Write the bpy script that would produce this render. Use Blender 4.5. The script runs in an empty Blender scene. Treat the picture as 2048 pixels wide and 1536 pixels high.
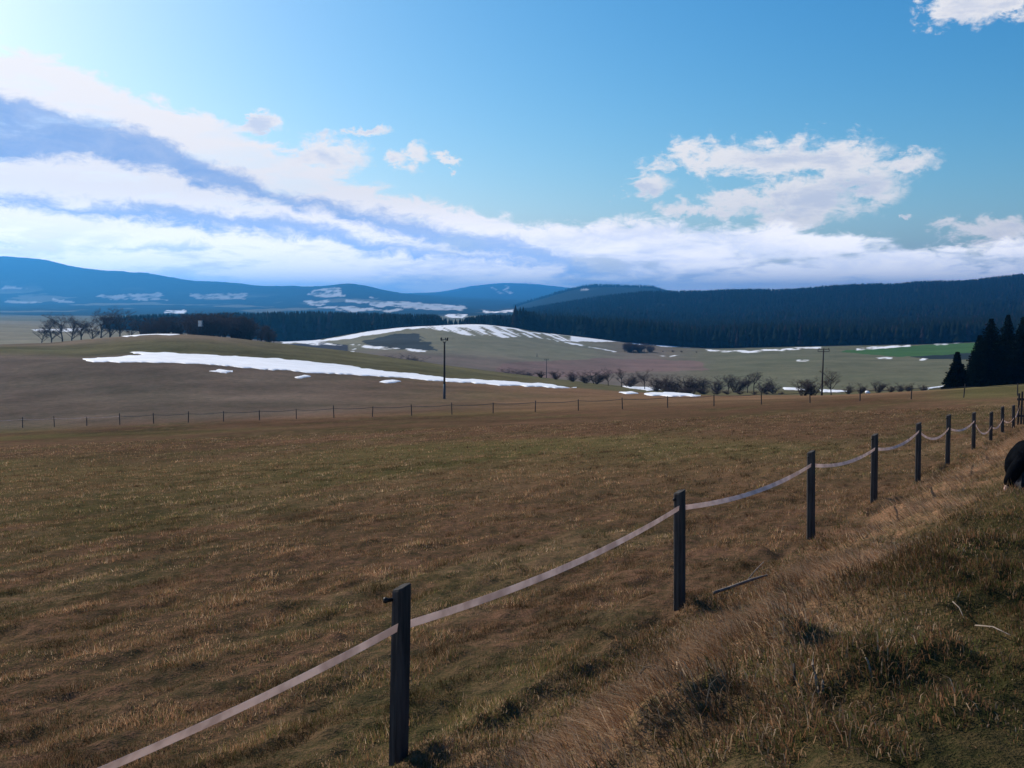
import bpy, bmesh, math, random
import numpy as np
from mathutils import Vector, Matrix
random.seed(7); RNG = np.random.default_rng(11)
SC = bpy.context.scene
COL = SC.collection

# ------------------------------------------------------------------ camera
F = 2000.0; PITCH = math.atan(168 / F); CP, SP = math.cos(PITCH), math.sin(PITCH)
cam = bpy.data.cameras.new('camera'); cam_o = bpy.data.objects.new('camera', cam); COL.objects.link(cam_o)
cam_o.rotation_euler = (math.radians(90) - PITCH, 0, 0)
cam.sensor_fit = 'HORIZONTAL'; cam.sensor_width = 36; cam.lens = 36 * F / 2048
cam.clip_start = 0.05; cam.clip_end = 60000
SC.camera = cam_o

def ray(x, y):
    """photo pixel -> (X/Y, Z/Y) direction slopes from the eye"""
    x = np.asarray(x, float); y = np.asarray(y, float)
    r = (x - 1024) / F; u = (768 - y) / F
    return r / (CP + u * SP), (-SP + u * CP) / (CP + u * SP)

def az_el(x, y):
    t, k = ray(x, y)
    return math.atan(t), math.atan(k / math.hypot(1, t))

# ------------------------------------------------------------------ light
SUN_AZ, SUN_EL = math.radians(-43), math.radians(34)
sun = bpy.data.lights.new('sun', 'SUN'); sun.energy = 4.6; sun.angle = math.radians(0.5); sun.color = (1.0, 0.93, 0.82)
sun_o = bpy.data.objects.new('sun', sun); COL.objects.link(sun_o)
sdir = Vector((math.sin(SUN_AZ) * math.cos(SUN_EL), math.cos(SUN_AZ) * math.cos(SUN_EL), math.sin(SUN_EL)))
sun_o.rotation_euler = sdir.to_track_quat('Z', 'Y').to_euler()
SC.view_settings.view_transform = 'Standard'; SC.view_settings.look = 'None'
SC.view_settings.exposure = 0.0; SC.view_settings.gamma = 1.0; SC.view_settings.use_curve_mapping = False

# ------------------------------------------------------------------ node helper
class G:
    def __init__(s, tree): s.t = tree
    def node(s, typ, **kw):
        n = s.t.nodes.new(typ)
        for k, v in kw.items(): setattr(n, k, v)
        return n
    def put(s, sock, v):
        if isinstance(v, bpy.types.NodeSocket): s.t.links.new(v, sock)
        elif v is not None: sock.default_value = v
    def m(s, op, a, b=None, c=None, clamp=False):
        n = s.node('ShaderNodeMath', operation=op, use_clamp=clamp)
        s.put(n.inputs[0], a); s.put(n.inputs[1], b); s.put(n.inputs[2], c)
        return n.outputs[0]
    def smooth(s, v, a, b):
        n = s.node('ShaderNodeMapRange', interpolation_type='SMOOTHSTEP')
        s.put(n.inputs['Value'], v); n.inputs['From Min'].default_value = a; n.inputs['From Max'].default_value = b
        return n.outputs['Result']
    def noise(s, vec, scale, detail=3, rough=0.55, dist=0.0):
        n = s.node('ShaderNodeTexNoise'); s.put(n.inputs['Vector'], vec)
        n.inputs['Scale'].default_value = scale; n.inputs['Detail'].default_value = detail
        n.inputs['Roughness'].default_value = rough; n.inputs['Distortion'].default_value = dist
        return n.outputs['Fac']
    def comb(s, x, y, z=0.0):
        n = s.node('ShaderNodeCombineXYZ'); s.put(n.inputs[0], x); s.put(n.inputs[1], y); s.put(n.inputs[2], z)
        return n.outputs[0]
    def mix(s, fac, a, b, mode='MIX'):
        n = s.node('ShaderNodeMix', data_type='RGBA', blend_type=mode)
        s.put(n.inputs[0], fac)
        for sock, v in ((n.inputs[6], a), (n.inputs[7], b)):
            s.put(sock, v if isinstance(v, bpy.types.NodeSocket) else (*v, 1.0))
        return n.outputs[2]
    def curve(s, v, pts):
        n = s.node('ShaderNodeFloatCurve'); s.put(n.inputs['Value'], v)
        c = n.mapping.curves[0]
        c.points[0].location = pts[0]; c.points[1].location = pts[-1]
        for p in pts[1:-1]: c.points.new(*p)
        n.mapping.update(); return n.outputs[0]

# ------------------------------------------------------------------ world: sky with drifting cloud banks
W = bpy.data.worlds.new('World'); SC.world = W; W.use_nodes = True
W.cycles.sampling_method = 'MANUAL'; W.cycles.sample_map_resolution = 256
W.node_tree.nodes.clear(); g = G(W.node_tree)
sky = g.node('ShaderNodeTexSky', sky_type='NISHITA', sun_disc=False)
sky.sun_elevation = SUN_EL; sky.sun_rotation = SUN_AZ
sky.altitude = 500; sky.air_density = 1.0; sky.dust_density = 1.6; sky.ozone_density = 1.5
hs = g.node('ShaderNodeHueSaturation'); hs.inputs['Saturation'].default_value = 1.35; hs.inputs['Value'].default_value = 1.0
hs.inputs['Hue'].default_value = 0.493
g.put(hs.inputs['Color'], sky.outputs[0])
sc_ = g.node('ShaderNodeSeparateColor'); g.put(sc_.inputs[0], hs.outputs[0]); cc_ = g.node('ShaderNodeCombineColor')
for k, (pw, sc) in enumerate([(1.42, 0.76), (1.12, 0.795), (0.95, 0.83)]):          # the camera's cool, contrasty response to clear sky
    g.put(cc_.inputs[k], g.m('MULTIPLY', g.m('POWER', g.m('MULTIPLY', sc_.outputs[k], 0.14), pw), sc / 0.14))
clear_sky = cc_.outputs[0]
tc = g.node('ShaderNodeTexCoord'); sep = g.node('ShaderNodeSeparateXYZ'); g.put(sep.inputs[0], tc.outputs['Generated'])
dx, dy, dz = sep.outputs
az = g.m('ARCTAN2', dx, dy); el = g.m('ARCSINE', dz)
AZR, ELR = 1.1, 0.5                                   # curve ranges in radians
azn = g.m('MULTIPLY_ADD', az, 0.5 / AZR, 0.5, clamp=True)
def px_curve(pts):
    out = []
    for x, y in pts:
        a, e = az_el(x, y); out.append((a * 0.5 / AZR + 0.5, e / ELR))
    out = [(0.0, out[0][1])] + out + [(1.0, out[-1][1])]
    return g.m('MULTIPLY', g.curve(azn, out), ELR)
def val_curve(pts):
    out = [(az_el(x, 500)[0] * 0.5 / AZR + 0.5, v) for x, v in pts]
    return g.curve(azn, [(0.0, out[0][1])] + out + [(1.0, out[-1][1])])
va = g.comb(az, g.m('MULTIPLY', el, 1.9), 0.3)
n_big = g.m('SUBTRACT', g.noise(va, 7.5, 5, 0.55), 0.5)
n_fin = g.m('SUBTRACT', g.noise(va, 34, 6, 0.66, 0.4), 0.5)
n_vf = g.m('SUBTRACT', g.noise(va, 85, 4, 0.6, 0.5), 0.5)
vst = g.comb(g.m('ADD', az, 3.1), g.m('MULTIPLY', el, 4.5), 1.7)
n_str = g.m('SUBTRACT', g.noise(vst, 11, 5, 0.6, 0.2), 0.5)
wob = g.m('ADD', g.m('MULTIPLY', n_big, 0.055), g.m('MULTIPLY', n_fin, 0.046))
# upper edge of the main bank, running down from upper left to the horizon on the right
edge = px_curve([(-700, 20), (0, 85), (110, 110), (250, 175), (400, 225), (520, 285), (700, 350), (900, 405), (1150, 440),
                 (1290, 425), (1450, 440), (1600, 455), (1800, 480), (1960, 490), (2048, 465), (2700, 420)])
d_edge = g.m('ADD', g.m('SUBTRACT', edge, el), wob)
bank = g.smooth(d_edge, -0.002, 0.011)
# holes of blue that open inside the bank towards the right
hole_amt = val_curve([(-700, 0.25), (900, 0.25), (1300, 0.45), (1600, 0.62), (1900, 0.6), (2700, 0.5)])
hole = g.m('MULTIPLY', g.smooth(g.m('ADD', n_str, g.m('MULTIPLY', n_big, 0.5)), 0.03, 0.2), hole_amt)
bank = g.m('MULTIPLY', bank, g.m('SUBTRACT', 1.0, hole))
def band(center, half, soft=0.012, amp=0.8):
    c = px_curve(center); h = val_curve([(x, v / 0.1) for x, v in half])
    dd = g.m('ABSOLUTE', g.m('ADD', g.m('SUBTRACT', el, c), g.m('MULTIPLY', wob, amp)))
    return g.smooth(g.m('SUBTRACT', g.m('MULTIPLY', h, 0.1), dd), -soft * 0.25, soft)
K = 1 / 2000
bA = band([(-700, 130), (0, 250), (150, 270), (300, 310), (450, 365), (560, 400), (700, 430), (900, 470), (1100, 520), (1300, 555), (2700, 600)],
          [(-700, 80 * K), (0, 62 * K), (250, 44 * K), (430, 34 * K), (600, 20 * K), (900, 30 * K), (1100, 26 * K), (1300, 8 * K), (1500, 0), (2700, 0)])
bB = band([(-700, 350), (0, 398), (250, 425), (500, 455), (750, 490), (950, 515), (1200, 545), (1400, 560), (2700, 620)],
          [(-700, 20 * K), (0, 18 * K), (400, 26 * K), (700, 24 * K), (1000, 18 * K), (1250, 13 * K), (1450, 0), (2700, 0)])
bC = band([(-700, 470), (0, 487), (200, 505), (370, 494), (430, 494), (600, 525), (2700, 600)],
          [(-700, 8 * K), (0, 9 * K), (180, 3 * K), (260, 9 * K), (400, 13 * K), (440, 0), (2700, 0)], 0.008, 0.5)
bD = band([(-700, 560), (900, 500), (1100, 485), (1350, 470), (1600, 505), (1800, 520), (2048, 515), (2700, 500)],
          [(-700, 0), (900, 6 * K), (1200, 22 * K), (1500, 26 * K), (1800, 17 * K), (2048, 15 * K), (2700, 22 * K)], 0.03, 0.9)
low = g.m('MULTIPLY', g.smooth(n_str, -0.06, 0.16), g.smooth(el, 0.085, 0.03))
shade = g.m('MAXIMUM', g.m('MAXIMUM', bA, bB), g.m('MULTIPLY', bC, 0.75))
shade = g.m('MAXIMUM', shade, g.m('MULTIPLY', bD, 0.8))
shade = g.m('MAXIMUM', shade, g.m('MULTIPLY', low, 0.6))
shade = g.m('MULTIPLY', shade, g.m('MULTIPLY_ADD', n_fin, 0.55, 0.92), clamp=True)
lit_r = g.smooth(az, -0.25, 0.42)
white = g.mix(lit_r, (7.3, 6.7, 6.2), (7.2, 6.9, 6.7))
grey = g.mix(lit_r, (2.2, 3.0, 5.0), (2.9, 3.6, 5.0))
cloud_c = g.mix(shade, white, grey)
lowb = g.m('MULTIPLY_ADD', g.smooth(el, 0.11, 0.025), 0.85, 1.0)          # low cloud colour brightened to make up for the haze in front
cloud_c = g.mix(1.0, cloud_c, g.comb(lowb, lowb, lowb), 'MULTIPLY')
# fair-weather cumulus puffs
def puff(x, y, rx, ry):
    a, e = az_el(x, y)
    u = g.m('MULTIPLY', g.m('SUBTRACT', waz, a), F / (rx * 1.2)); v = g.m('MULTIPLY', g.m('SUBTRACT', wel, e), F / (ry * 1.25))
    return g.m('SUBTRACT', 1.0, g.m('SQRT', g.m('ADD', g.m('MULTIPLY', u, u), g.m('MULTIPLY', v, v))))
waz = g.m('ADD', az, g.m('MULTIPLY', n_fin, 0.06)); wel = g.m('ADD', el, g.m('MULTIPLY', g.m('SUBTRACT', g.noise(g.comb(az, el, 5.5), 45, 4, 0.6), 0.5), 0.03))
puffs = None
for p in [(1430, 318, 105, 38), (1560, 325, 110, 40), (1690, 335, 110, 52), (1800, 322, 70, 20), (1600, 395, 130, 48), (1480, 402, 130, 22), (1300, 372, 48, 26),
          (1730, 378, 70, 28), (1420, 418, 120, 16), (1590, 430, 80, 26), (650, 315, 85, 40), (785, 325, 32, 16), (835, 312, 26, 26), (905, 315, 22, 9), (905, 340, 12, 6), (740, 262, 40, 8),
          (535, 245, 26, 22), (1930, 8, 85, 34), (2040, 5, 50, 26), (1813, 432, 10, 7), (1990, 465, 80, 30)]:
    q = puff(*p); puffs = q if puffs is None else g.m('MAXIMUM', puffs, q)
pn = g.m('ADD', puffs, g.m('ADD', g.m('MULTIPLY', n_fin, 1.9), g.m('ADD', g.m('MULTIPLY', n_vf, 0.8), g.m('MULTIPLY', n_big, 0.8))))
puff_a = g.m('MULTIPLY', g.smooth(pn, 0.0, 0.62), 0.93)
puff_s = g.m('MULTIPLY', g.smooth(g.m('ADD', n_str, g.m('MULTIPLY', pn, 0.25)), 0.08, 0.38), 0.55)
puff_c = g.mix(puff_s, white, (3.2, 3.8, 5.2))
# thin cover well away from the view: scattered cloud all round the horizon
wide = g.m('MULTIPLY', g.smooth(g.m('ADD', n_big, g.m('MULTIPLY', n_fin, 0.5)), 0.05, 0.3), g.smooth(g.m('ABSOLUTE', az), 0.75, 1.1))
wide = g.m('MULTIPLY', wide, 0.6)
c = g.mix(g.m('MULTIPLY', wide, g.smooth(el, 0.5, 0.3)), clear_sky, white)
c = g.mix(puff_a, c, puff_c)
c = g.mix(bank, c, cloud_c)
bg = g.node('ShaderNodeBackground'); bg.inputs['Strength'].default_value = 0.14; g.put(bg.inputs['Color'], c)
g.put(g.node('ShaderNodeOutputWorld').inputs['Surface'], bg.outputs[0])

# ------------------------------------------------------------------ numpy noise
def _h(ix, iy, seed):
    n = (ix.astype(np.int64) * 374761393 + iy.astype(np.int64) * 668265263 + seed * 1442695041) & 0x7fffffff
    n = ((n ^ (n >> 13)) * 1274126177) & 0x7fffffff
    n = ((n ^ (n >> 16)) * 2246822519) & 0x7fffffff
    return ((n ^ (n >> 15)) & 0xffff) / 65535.0
def vnoise(x, y, seed=0):
    ix, iy = np.floor(x), np.floor(y); fx, fy = x - ix, y - iy
    fx = fx * fx * (3 - 2 * fx); fy = fy * fy * (3 - 2 * fy)
    a = _h(ix, iy, seed); b = _h(ix + 1, iy, seed); c = _h(ix, iy + 1, seed); d = _h(ix + 1, iy + 1, seed)
    return (a * (1 - fx) + b * fx) * (1 - fy) + (c * (1 - fx) + d * fx) * fy - 0.5
def fbm(x, y, o=3, seed=0):
    s = 0; a = 1.0
    for i in range(o):
        s = s + a * vnoise(x * 2 ** i + 17.3 * i, y * 2 ** i - 9.1 * i, seed + i); a *= 0.5
    return s
def sstep(v, a, b):
    q = np.clip((v - a) / (b - a), 0, 1); return q * q * (3 - 2 * q)

# ------------------------------------------------------------------ terrain heights
FM, FC = 0.617, -4.18                                  # paddock fence line X = FM*Y + FC
FL = math.hypot(1, FM); FDX, FDY = FM / FL, 1 / FL     # along the fence
def fence_sq(X, Y):
    X0, Y0 = FM * 5.69 + FC, 5.69
    return (X - X0) * FDY - (Y - Y0) * FDX, (X - X0) * FDX + (Y - Y0) * FDY     # s to the right, q along
def plane(X, Y): return -2.20 + 0.0417 * X - 0.0904 * Y

RINGS = {
 115: [(-600, 880), (0, 850), (300, 836), (700, 822), (1100, 812), (1400, 803), (1720, 791), (1850, 783), (2048, 770), (2700, 735)],
 150: [(-600, 810), (0, 797), (200, 790), (400, 788), (888, 796), (1100, 797), (1300, 795), (1650, 791), (1850, 781), (2048, 768), (2700, 735)],
 200: [(-600, 750), (0, 735), (172, 725), (400, 730), (600, 743), (750, 754), (900, 764), (1145, 779), (1240, 788), (1400, 793), (1650, 792), (1850, 783), (2048, 771), (2700, 740)],
 250: [(-600, 718), (0, 705), (172, 712), (260, 705), (400, 711), (600, 726), (750, 742), (900, 755), (1100, 771), (1240, 782), (1400, 790), (1650, 790), (1850, 783), (2048, 775), (2700, 745)],
 330: [(-600, 700), (0, 690), (100, 687), (200, 678), (300, 669), (380, 669), (460, 676), (560, 688), (700, 704), (850, 725), (1000, 745), (1100, 757), (1200, 768), (1300, 778), (1400, 784), (1650, 785), (1850, 780), (2048, 776), (2700, 750)],
 450: [(-600, 700), (0, 690), (200, 692), (400, 702), (560, 712), (700, 725), (900, 748), (1000, 755), (1100, 763), (1240, 767), (1400, 767), (1650, 765), (1850, 762), (2048, 758), (2700, 740)],
 600: [(-600, 675), (0, 668), (200, 672), (400, 690), (560, 705), (700, 705), (800, 703), (900, 708), (1000, 716), (1100, 727), (1240, 735), (1400, 735), (1650, 728), (1850, 726), (2048, 722), (2700, 700)],
 780: [(-600, 655), (0, 652), (200, 660), (400, 675), (560, 687), (640, 685), (720, 677), (800, 668), (900, 665), (1000, 669), (1100, 683), (1240, 705), (1400, 708), (1650, 702), (1850, 700), (2048, 692), (2700, 680)],
 900: [(-600, 650), (0, 648), (400, 668), (560, 684), (640, 680), (700, 668), (780, 657), (850, 652), (960, 648), (1030, 656), (1100, 668), (1240, 684), (1330, 692), (1420, 698), (1650, 693), (1850, 690), (2048, 682), (2700, 670)],
 1050: [(-600, 648), (0, 646), (400, 662), (560, 680), (700, 674), (850, 662), (960, 660), (1040, 664), (1100, 668), (1240, 680), (1400, 690), (1650, 686), (1850, 684), (2048, 676), (2700, 665)],
 1400: [(-600, 642), (0, 640), (400, 650), (700, 658), (960, 656), (1040, 655), (1240, 662), (1400, 668), (1650, 664), (1850, 658), (2048, 648), (2700, 630)],
 1900: [(-600, 636), (0, 634), (400, 638), (700, 643), (960, 642), (1040, 640), (1150, 632), (1240, 628), (1400, 630), (1650, 622), (1850, 614), (2048, 604), (2700, 580)],
 2500: [(-600, 630), (0, 630), (400, 632), (700, 634), (900, 634), (1000, 632), (1060, 626), (1130, 612), (1200, 602), (1300, 591), (1400, 592), (1480, 587), (1560, 589), (1640, 583), (1740, 576), (1790, 579), (1850, 571), (1950, 569), (2048, 557), (2300, 540), (2700, 545)],
 3200: [(-600, 622), (0, 622), (400, 624), (700, 626), (960, 626), (1040, 622), (1200, 612), (1400, 612), (1700, 605), (2048, 595), (2700, 580)],
 4500: [(-600, 612), (0, 610), (200, 607), (400, 611), (560, 614), (700, 612), (900, 614), (1000, 620), (1040, 612), (1100, 592), (1150, 577), (1200, 573), (1260, 577), (1290, 574), (1340, 590), (1500, 610), (2048, 610), (2700, 610)],
 5500: [(-600, 580), (0, 577), (200, 585), (400, 592), (600, 596), (700, 588), (800, 600), (900, 606), (1040, 610), (1200, 600), (1400, 610), (2700, 610)],
 7000: [(-600, 480), (-200, 500), (0, 513), (100, 521), (150, 535), (220, 542), (310, 548), (350, 558), (400, 562), (470, 567), (530, 573), (600, 572), (640, 576), (660, 572), (700, 566), (740, 575), (780, 585), (830, 590), (900, 597), (1000, 600), (1200, 605), (2700, 605)],
 8500: [(-600, 540), (0, 560), (400, 590), (700, 596), (850, 589), (950, 596), (1200, 600), (2700, 600)],
 14000: [(-600, 560), (0, 580), (600, 590), (780, 588), (830, 587), (880, 586), (930, 575), (990, 567), (1050, 567), (1090, 571), (1140, 576), (1250, 585), (1500, 590), (2700, 590)],
 21000: [(-600, 598), (2700, 598)],
}
TGRID = np.linspace(-2.6, 2.6, 2601)
def ring_z(Y, pts):
    xs = np.array([p[0] for p in pts], float); ys = np.array([p[1] for p in pts], float)
    t, k = ray(xs, ys)
    z = np.interp(TGRID, t, k) * Y
    ker = np.hanning(25); ker /= ker.sum()
    zp = np.pad(z, 12, mode='edge'); return np.convolve(zp, ker, mode='valid')
RY = [60.0, 90.0] + [float(k) for k in RINGS]
RZ = np.array([plane(TGRID * 60, 60.0), plane(TGRID * 90, 90.0)] + [ring_z(k, v) for k, v in RINGS.items()])
for j in range(2):                                      # keep the plane sane at the far sides
    RZ[j] = plane(np.clip(TGRID, -0.9, 0.9) * RY[j], RY[j])
LY = np.log(np.array(RY))
def pchip_slopes(x, y):
    h = np.diff(x)[:, None]; dl = np.diff(y, axis=0) / h
    m = np.zeros_like(y)
    w1 = 2 * h[1:] + h[:-1]; w2 = h[1:] + 2 * h[:-1]
    ok = dl[:-1] * dl[1:] > 0
    with np.errstate(all='ignore'):
        hm = (w1 + w2) / (w1 / dl[:-1] + w2 / dl[1:])
    m[1:-1] = np.where(ok, hm, 0); m[0] = dl[0]; m[-1] = dl[-1]
    return m
RM = pchip_slopes(LY, RZ)
def far_height(X, Y):
    t = np.clip(X / np.maximum(Y, 1), -2.59, 2.59); ly = np.clip(np.log(np.maximum(Y, 60)), LY[0], LY[-1] - 1e-6)
    i = np.clip(np.searchsorted(LY, ly, side='right') - 1, 0, len(LY) - 2)
    h = LY[i + 1] - LY[i]; s = (ly - LY[i]) / h
    fi = (t + 2.6) / 0.002; j = np.clip(fi.astype(int), 0, len(TGRID) - 2); w = fi - j
    def at(A, ii): return A[ii, j] * (1 - w) + A[ii, j + 1] * w
    s2, s3 = s * s, s * s * s
    return (2 * s3 - 3 * s2 + 1) * at(RZ, i) + (s3 - 2 * s2 + s) * h * at(RM, i) + (-2 * s3 + 3 * s2) * at(RZ, i + 1) + (s3 - s2) * h * at(RM, i + 1)
MOUNDS = []                                             # (X, Y, radius, height)
def near_height(X, Y, fine=True):
    s, q = fence_sq(X, Y)
    z = plane(X, Y) + 0.60 * sstep(s, 0.1, 2.5) * sstep(Y, 75, 40) + 0.02 * np.clip(s - 2.5, 0, 12)
    wob = fbm(q * 0.45, s * 0.45, 2, 5)
    onb = sstep(s, 0.3, 1.1)
    z = z + onb * 0.16 * wob
    # low turf lip left standing along the posts
    z = z + 0.10 * np.exp(-((s - 0.10 - 0.25 * fbm(q * 0.5, q * 0 + 3.0, 2, 9)) / 0.13) ** 2) * np.clip(0.35 + 1.8 * fbm(q * 0.9, q * 0 + 1.0, 2, 21), 0, 1.2)
    if fine:
        amp = sstep(Y, 60, 8)
        z = z + amp * (1 - onb) * (0.075 * fbm(q * 1.3, s * 3.0, 3, 31) + 0.03 * fbm(q * 5, s * 8, 2, 33))
        r = fbm(q * 1.5, s * 2.2, 3, 41)
        z = z + amp * onb * (0.13 * r + 0.05 * fbm(X * 7, Y * 7, 2, 43))
        for mx, my, mr, mh in MOUNDS:
            z = z + mh * np.exp(-((X - mx) ** 2 + (Y - my) ** 2) / mr ** 2)
    return z
def height(X, Y, fine=True):
    X = np.asarray(X, float); Y = np.asarray(Y, float)
    w = sstep(Y, 70, 92)
    zf = far_height(X, Y)
    zf = zf + sstep(Y, 95, 400) * np.clip(Y * 0.0006, 0, 3) * fbm(X / (8 + Y * 0.03), Y / (8 + Y * 0.06), 3, 77)
    zf = zf + sstep(Y, 2600, 4000) * 9 * fbm(X / 90, Y / 150, 3, 91)
    return near_height(X, Y, fine) * (1 - w) + zf * w
def hit(x, y, ymin=2.0, ymax=20000.0, fine=False):
    """walk along the sight line of a photo pixel until it meets the ground"""
    t, k = ray(x, y); Ys = np.geomspace(ymin, ymax, 3000)
    d = height(t * Ys, Ys, fine) - k * Ys
    i = np.argmax(d >= 0)
    if d[i] < 0: i = len(Ys) - 1
    return float(t * Ys[i]), float(Ys[i]), float(height(t * Ys[i], Ys[i], fine))
for x, y, r, h in [(1540, 1300, 0.26, 0.22), (1575, 1292, 0.2, 0.16), (1330, 1450, 0.16, 0.14), (1380, 1420, 0.2, 0.14), (1290, 1465, 0.12, 0.12), (1565, 1262, 0.1, 0.1),
                   (1780, 1035, 0.3, 0.26), (1825, 1110, 0.22, 0.15), (1850, 1135, 0.2, 0.15), (1700, 1345, 0.2, 0.16), (1765, 1365, 0.22, 0.14),
                   (1860, 1320, 0.25, 0.18), (1480, 1130, 0.16, 0.12), (1520, 1110, 0.16, 0.13), (1560, 1092, 0.14, 0.12), (1240, 1300, 0.13, 0.12), (1200, 1285, 0.1, 0.1),
                   (960, 1440, 0.1, 0.09), (1010, 1420, 0.09, 0.08), (860, 1500, 0.1, 0.1), (1890, 985, 0.35, 0.25), (1955, 1200, 0.2, 0.12), (1600, 1170, 0.22, 0.14), (990, 1520, 0.14, 0.1),
                   (1690, 1180, 0.2, 0.14), (1430, 1250, 0.16, 0.1), (1920, 1430, 0.2, 0.12), (1620, 1480, 0.2, 0.12), (260, 1425, 0.08, 0.09), (60, 1460, 0.1, 0.09), (670, 1280, 0.08, 0.07), (1030, 1145, 0.12, 0.1)]:
    X, Y, Z = hit(x, y); MOUNDS.append((X, Y, r * 1.05, h * 0.6))

# ------------------------------------------------------------------ materials
def new_mat(name):
    m = bpy.data.materials.new(name); m.use_nodes = True; m.node_tree.nodes.clear(); q = G(m.node_tree)
    b = q.node('ShaderNodeBsdfPrincipled'); b.inputs['Roughness'].default_value = 0.9; b.inputs['Specular IOR Level'].default_value = 0.15
    q.put(q.node('ShaderNodeOutputMaterial').inputs['Surface'], b.outputs[0])
    return m, q, b
def attr_color(q, name='Col'):
    a = q.node('ShaderNodeAttribute', attribute_name=name); return a
def geo_pos(q): return q.node('ShaderNodeNewGeometry').outputs['Position']
def noisy_mat(name, c1, c2, scale, rough=0.9, bump=0.0, stretch=(1, 1, 1), spec=0.15):
    m, q, b = new_mat(name)
    t = q.node('ShaderNodeTexCoord'); mp = q.node('ShaderNodeMapping'); q.put(mp.inputs['Vector'], t.outputs['Object']); mp.inputs['Scale'].default_value = stretch
    n = q.noise(mp.outputs[0], scale, 5, 0.6)
    q.put(b.inputs['Base Color'], q.mix(q.smooth(n, 0.3, 0.7), c1, c2)); b.inputs['Roughness'].default_value = rough; b.inputs['Specular IOR Level'].default_value = spec
    if bump:
        bn = q.node('ShaderNodeBump'); bn.inputs['Strength'].default_value = 0.8; bn.inputs['Distance'].default_value = bump
        q.put(bn.inputs['Height'], n); q.put(b.inputs['Normal'], bn.outputs[0])
    return m
def attr_mat(name, rough=0.9, trans=0.0):
    m, q, b = new_mat(name); a = attr_color(q)
    q.put(b.inputs['Base Color'], a.outputs['Color']); b.inputs['Roughness'].default_value = rough
    if trans:
        tr = q.node('ShaderNodeBsdfTranslucent'); q.put(tr.inputs['Color'], a.outputs['Color'])
        mx = q.node('ShaderNodeMixShader'); mx.inputs[0].default_value = trans
        q.put(mx.inputs[1], b.outputs[0]); q.put(mx.inputs[2], tr.outputs[0])
        out = [n for n in q.t.nodes if n.type == 'OUTPUT_MATERIAL'][0]; q.put(out.inputs['Surface'], mx.outputs[0])
    return m

# ground: vertex colour gives the kind of cover, noise mottles it (alpha = how much)
M_GROUND, q, b = new_mat('ground_cover')
a = attr_color(q); pos = geo_pos(q)
n1 = q.noise(pos, 0.9, 5, 0.6); n2 = q.noise(pos, 7.0, 4, 0.65); n3 = q.noise(pos, 45.0, 3, 0.7); n0 = q.noise(pos, 0.035, 4, 0.6)
mot = q.m('ADD', q.m('MULTIPLY', q.m('SUBTRACT', n1, 0.5), 0.9), q.m('ADD', q.m('MULTIPLY', q.m('SUBTRACT', n2, 0.5), 1.3), q.m('MULTIPLY', q.m('SUBTRACT', n3, 0.5), 1.4)))
mot = q.m('ADD', mot, q.m('MULTIPLY', q.m('SUBTRACT', n0, 0.5), 0.8))
dark = q.mix(1.0, a.outputs['Color'], (0.52, 0.66, 0.55), 'MULTIPLY'); lite = q.mix(1.0, a.outputs['Color'], (1.55, 1.36, 1.3), 'MULTIPLY')
mc = q.mix(q.smooth(mot, -0.42, 0.42), dark, lite)
q.put(b.inputs['Base Color'], q.mix(a.outputs['Alpha'], a.outputs['Color'], mc)); b.inputs['Roughness'].default_value = 1.0; b.inputs['Specular IOR Level'].default_value = 0.0
bn = q.node('ShaderNodeBump'); bn.inputs['Strength'].default_value = 0.9; bn.inputs['Distance'].default_value = 0.06
q.put(bn.inputs['Height'], q.m('ADD', n2, q.m('MULTIPLY', n3, 0.5))); q.put(b.inputs['Normal'], bn.outputs[0])

M_GRASS = attr_mat('grass_blades', 0.9, 0.48)
M_GRASS.node_tree.nodes['Principled BSDF'].inputs['Specular IOR Level'].default_value = 0.0
M_CONIFER = attr_mat('conifer_needles', 0.95)
M_CONIFER.node_tree.nodes['Principled BSDF'].inputs['Specular IOR Level'].default_value = 0.0
M_TWIG = noisy_mat('bare_twigs', (0.055, 0.042, 0.040), (0.10, 0.075, 0.068), 3.0)
M_TWIG.node_tree.nodes['Principled BSDF'].inputs['Specular IOR Level'].default_value = 0.0
M_BARK = noisy_mat('bark', (0.03, 0.024, 0.02), (0.07, 0.055, 0.045), 4.0, bump=0.01)
M_NEEDLE = noisy_mat('spruce_needles', (0.005, 0.009, 0.005), (0.010, 0.016, 0.009), 2.0, spec=0.0)
M_POST = noisy_mat('weathered_post_wood', (0.032, 0.030, 0.029), (0.085, 0.078, 0.072), 22.0, bump=0.004, stretch=(1, 1, 0.08), spec=0.05)
M_POLE = noisy_mat('tarred_pole_wood', (0.028, 0.022, 0.018), (0.06, 0.045, 0.035), 6.0, bump=0.004, stretch=(1, 1, 0.1))
M_STEEL = noisy_mat('dull_steel', (0.06, 0.06, 0.065), (0.11, 0.11, 0.115), 9.0, 0.6)
M_TAPE, q, b = new_mat('fence_tape_weave'); b.inputs['Specular IOR Level'].default_value = 0.0; tn = q.mix(q.smooth(q.noise(geo_pos(q), 6.0, 3), 0.35, 0.65), (0.60, 0.49, 0.44), (0.78, 0.67, 0.62))
q.put(b.inputs['Base Color'], tn); tr = q.node('ShaderNodeBsdfTranslucent'); q.put(tr.inputs['Color'], tn); mx = q.node('ShaderNodeMixShader'); mx.inputs[0].default_value = 0.45
q.put(mx.inputs[1], b.outputs[0]); q.put(mx.inputs[2], tr.outputs[0]); q.put([n for n in q.t.nodes if n.type == 'OUTPUT_MATERIAL'][0].inputs['Surface'], mx.outputs[0])
M_BLACKPLASTIC = noisy_mat('black_plastic', (0.012, 0.012, 0.013), (0.025, 0.025, 0.026), 30, 0.45)
M_SNOW, q, b = new_mat('old_snow'); pos = geo_pos(q)
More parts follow.
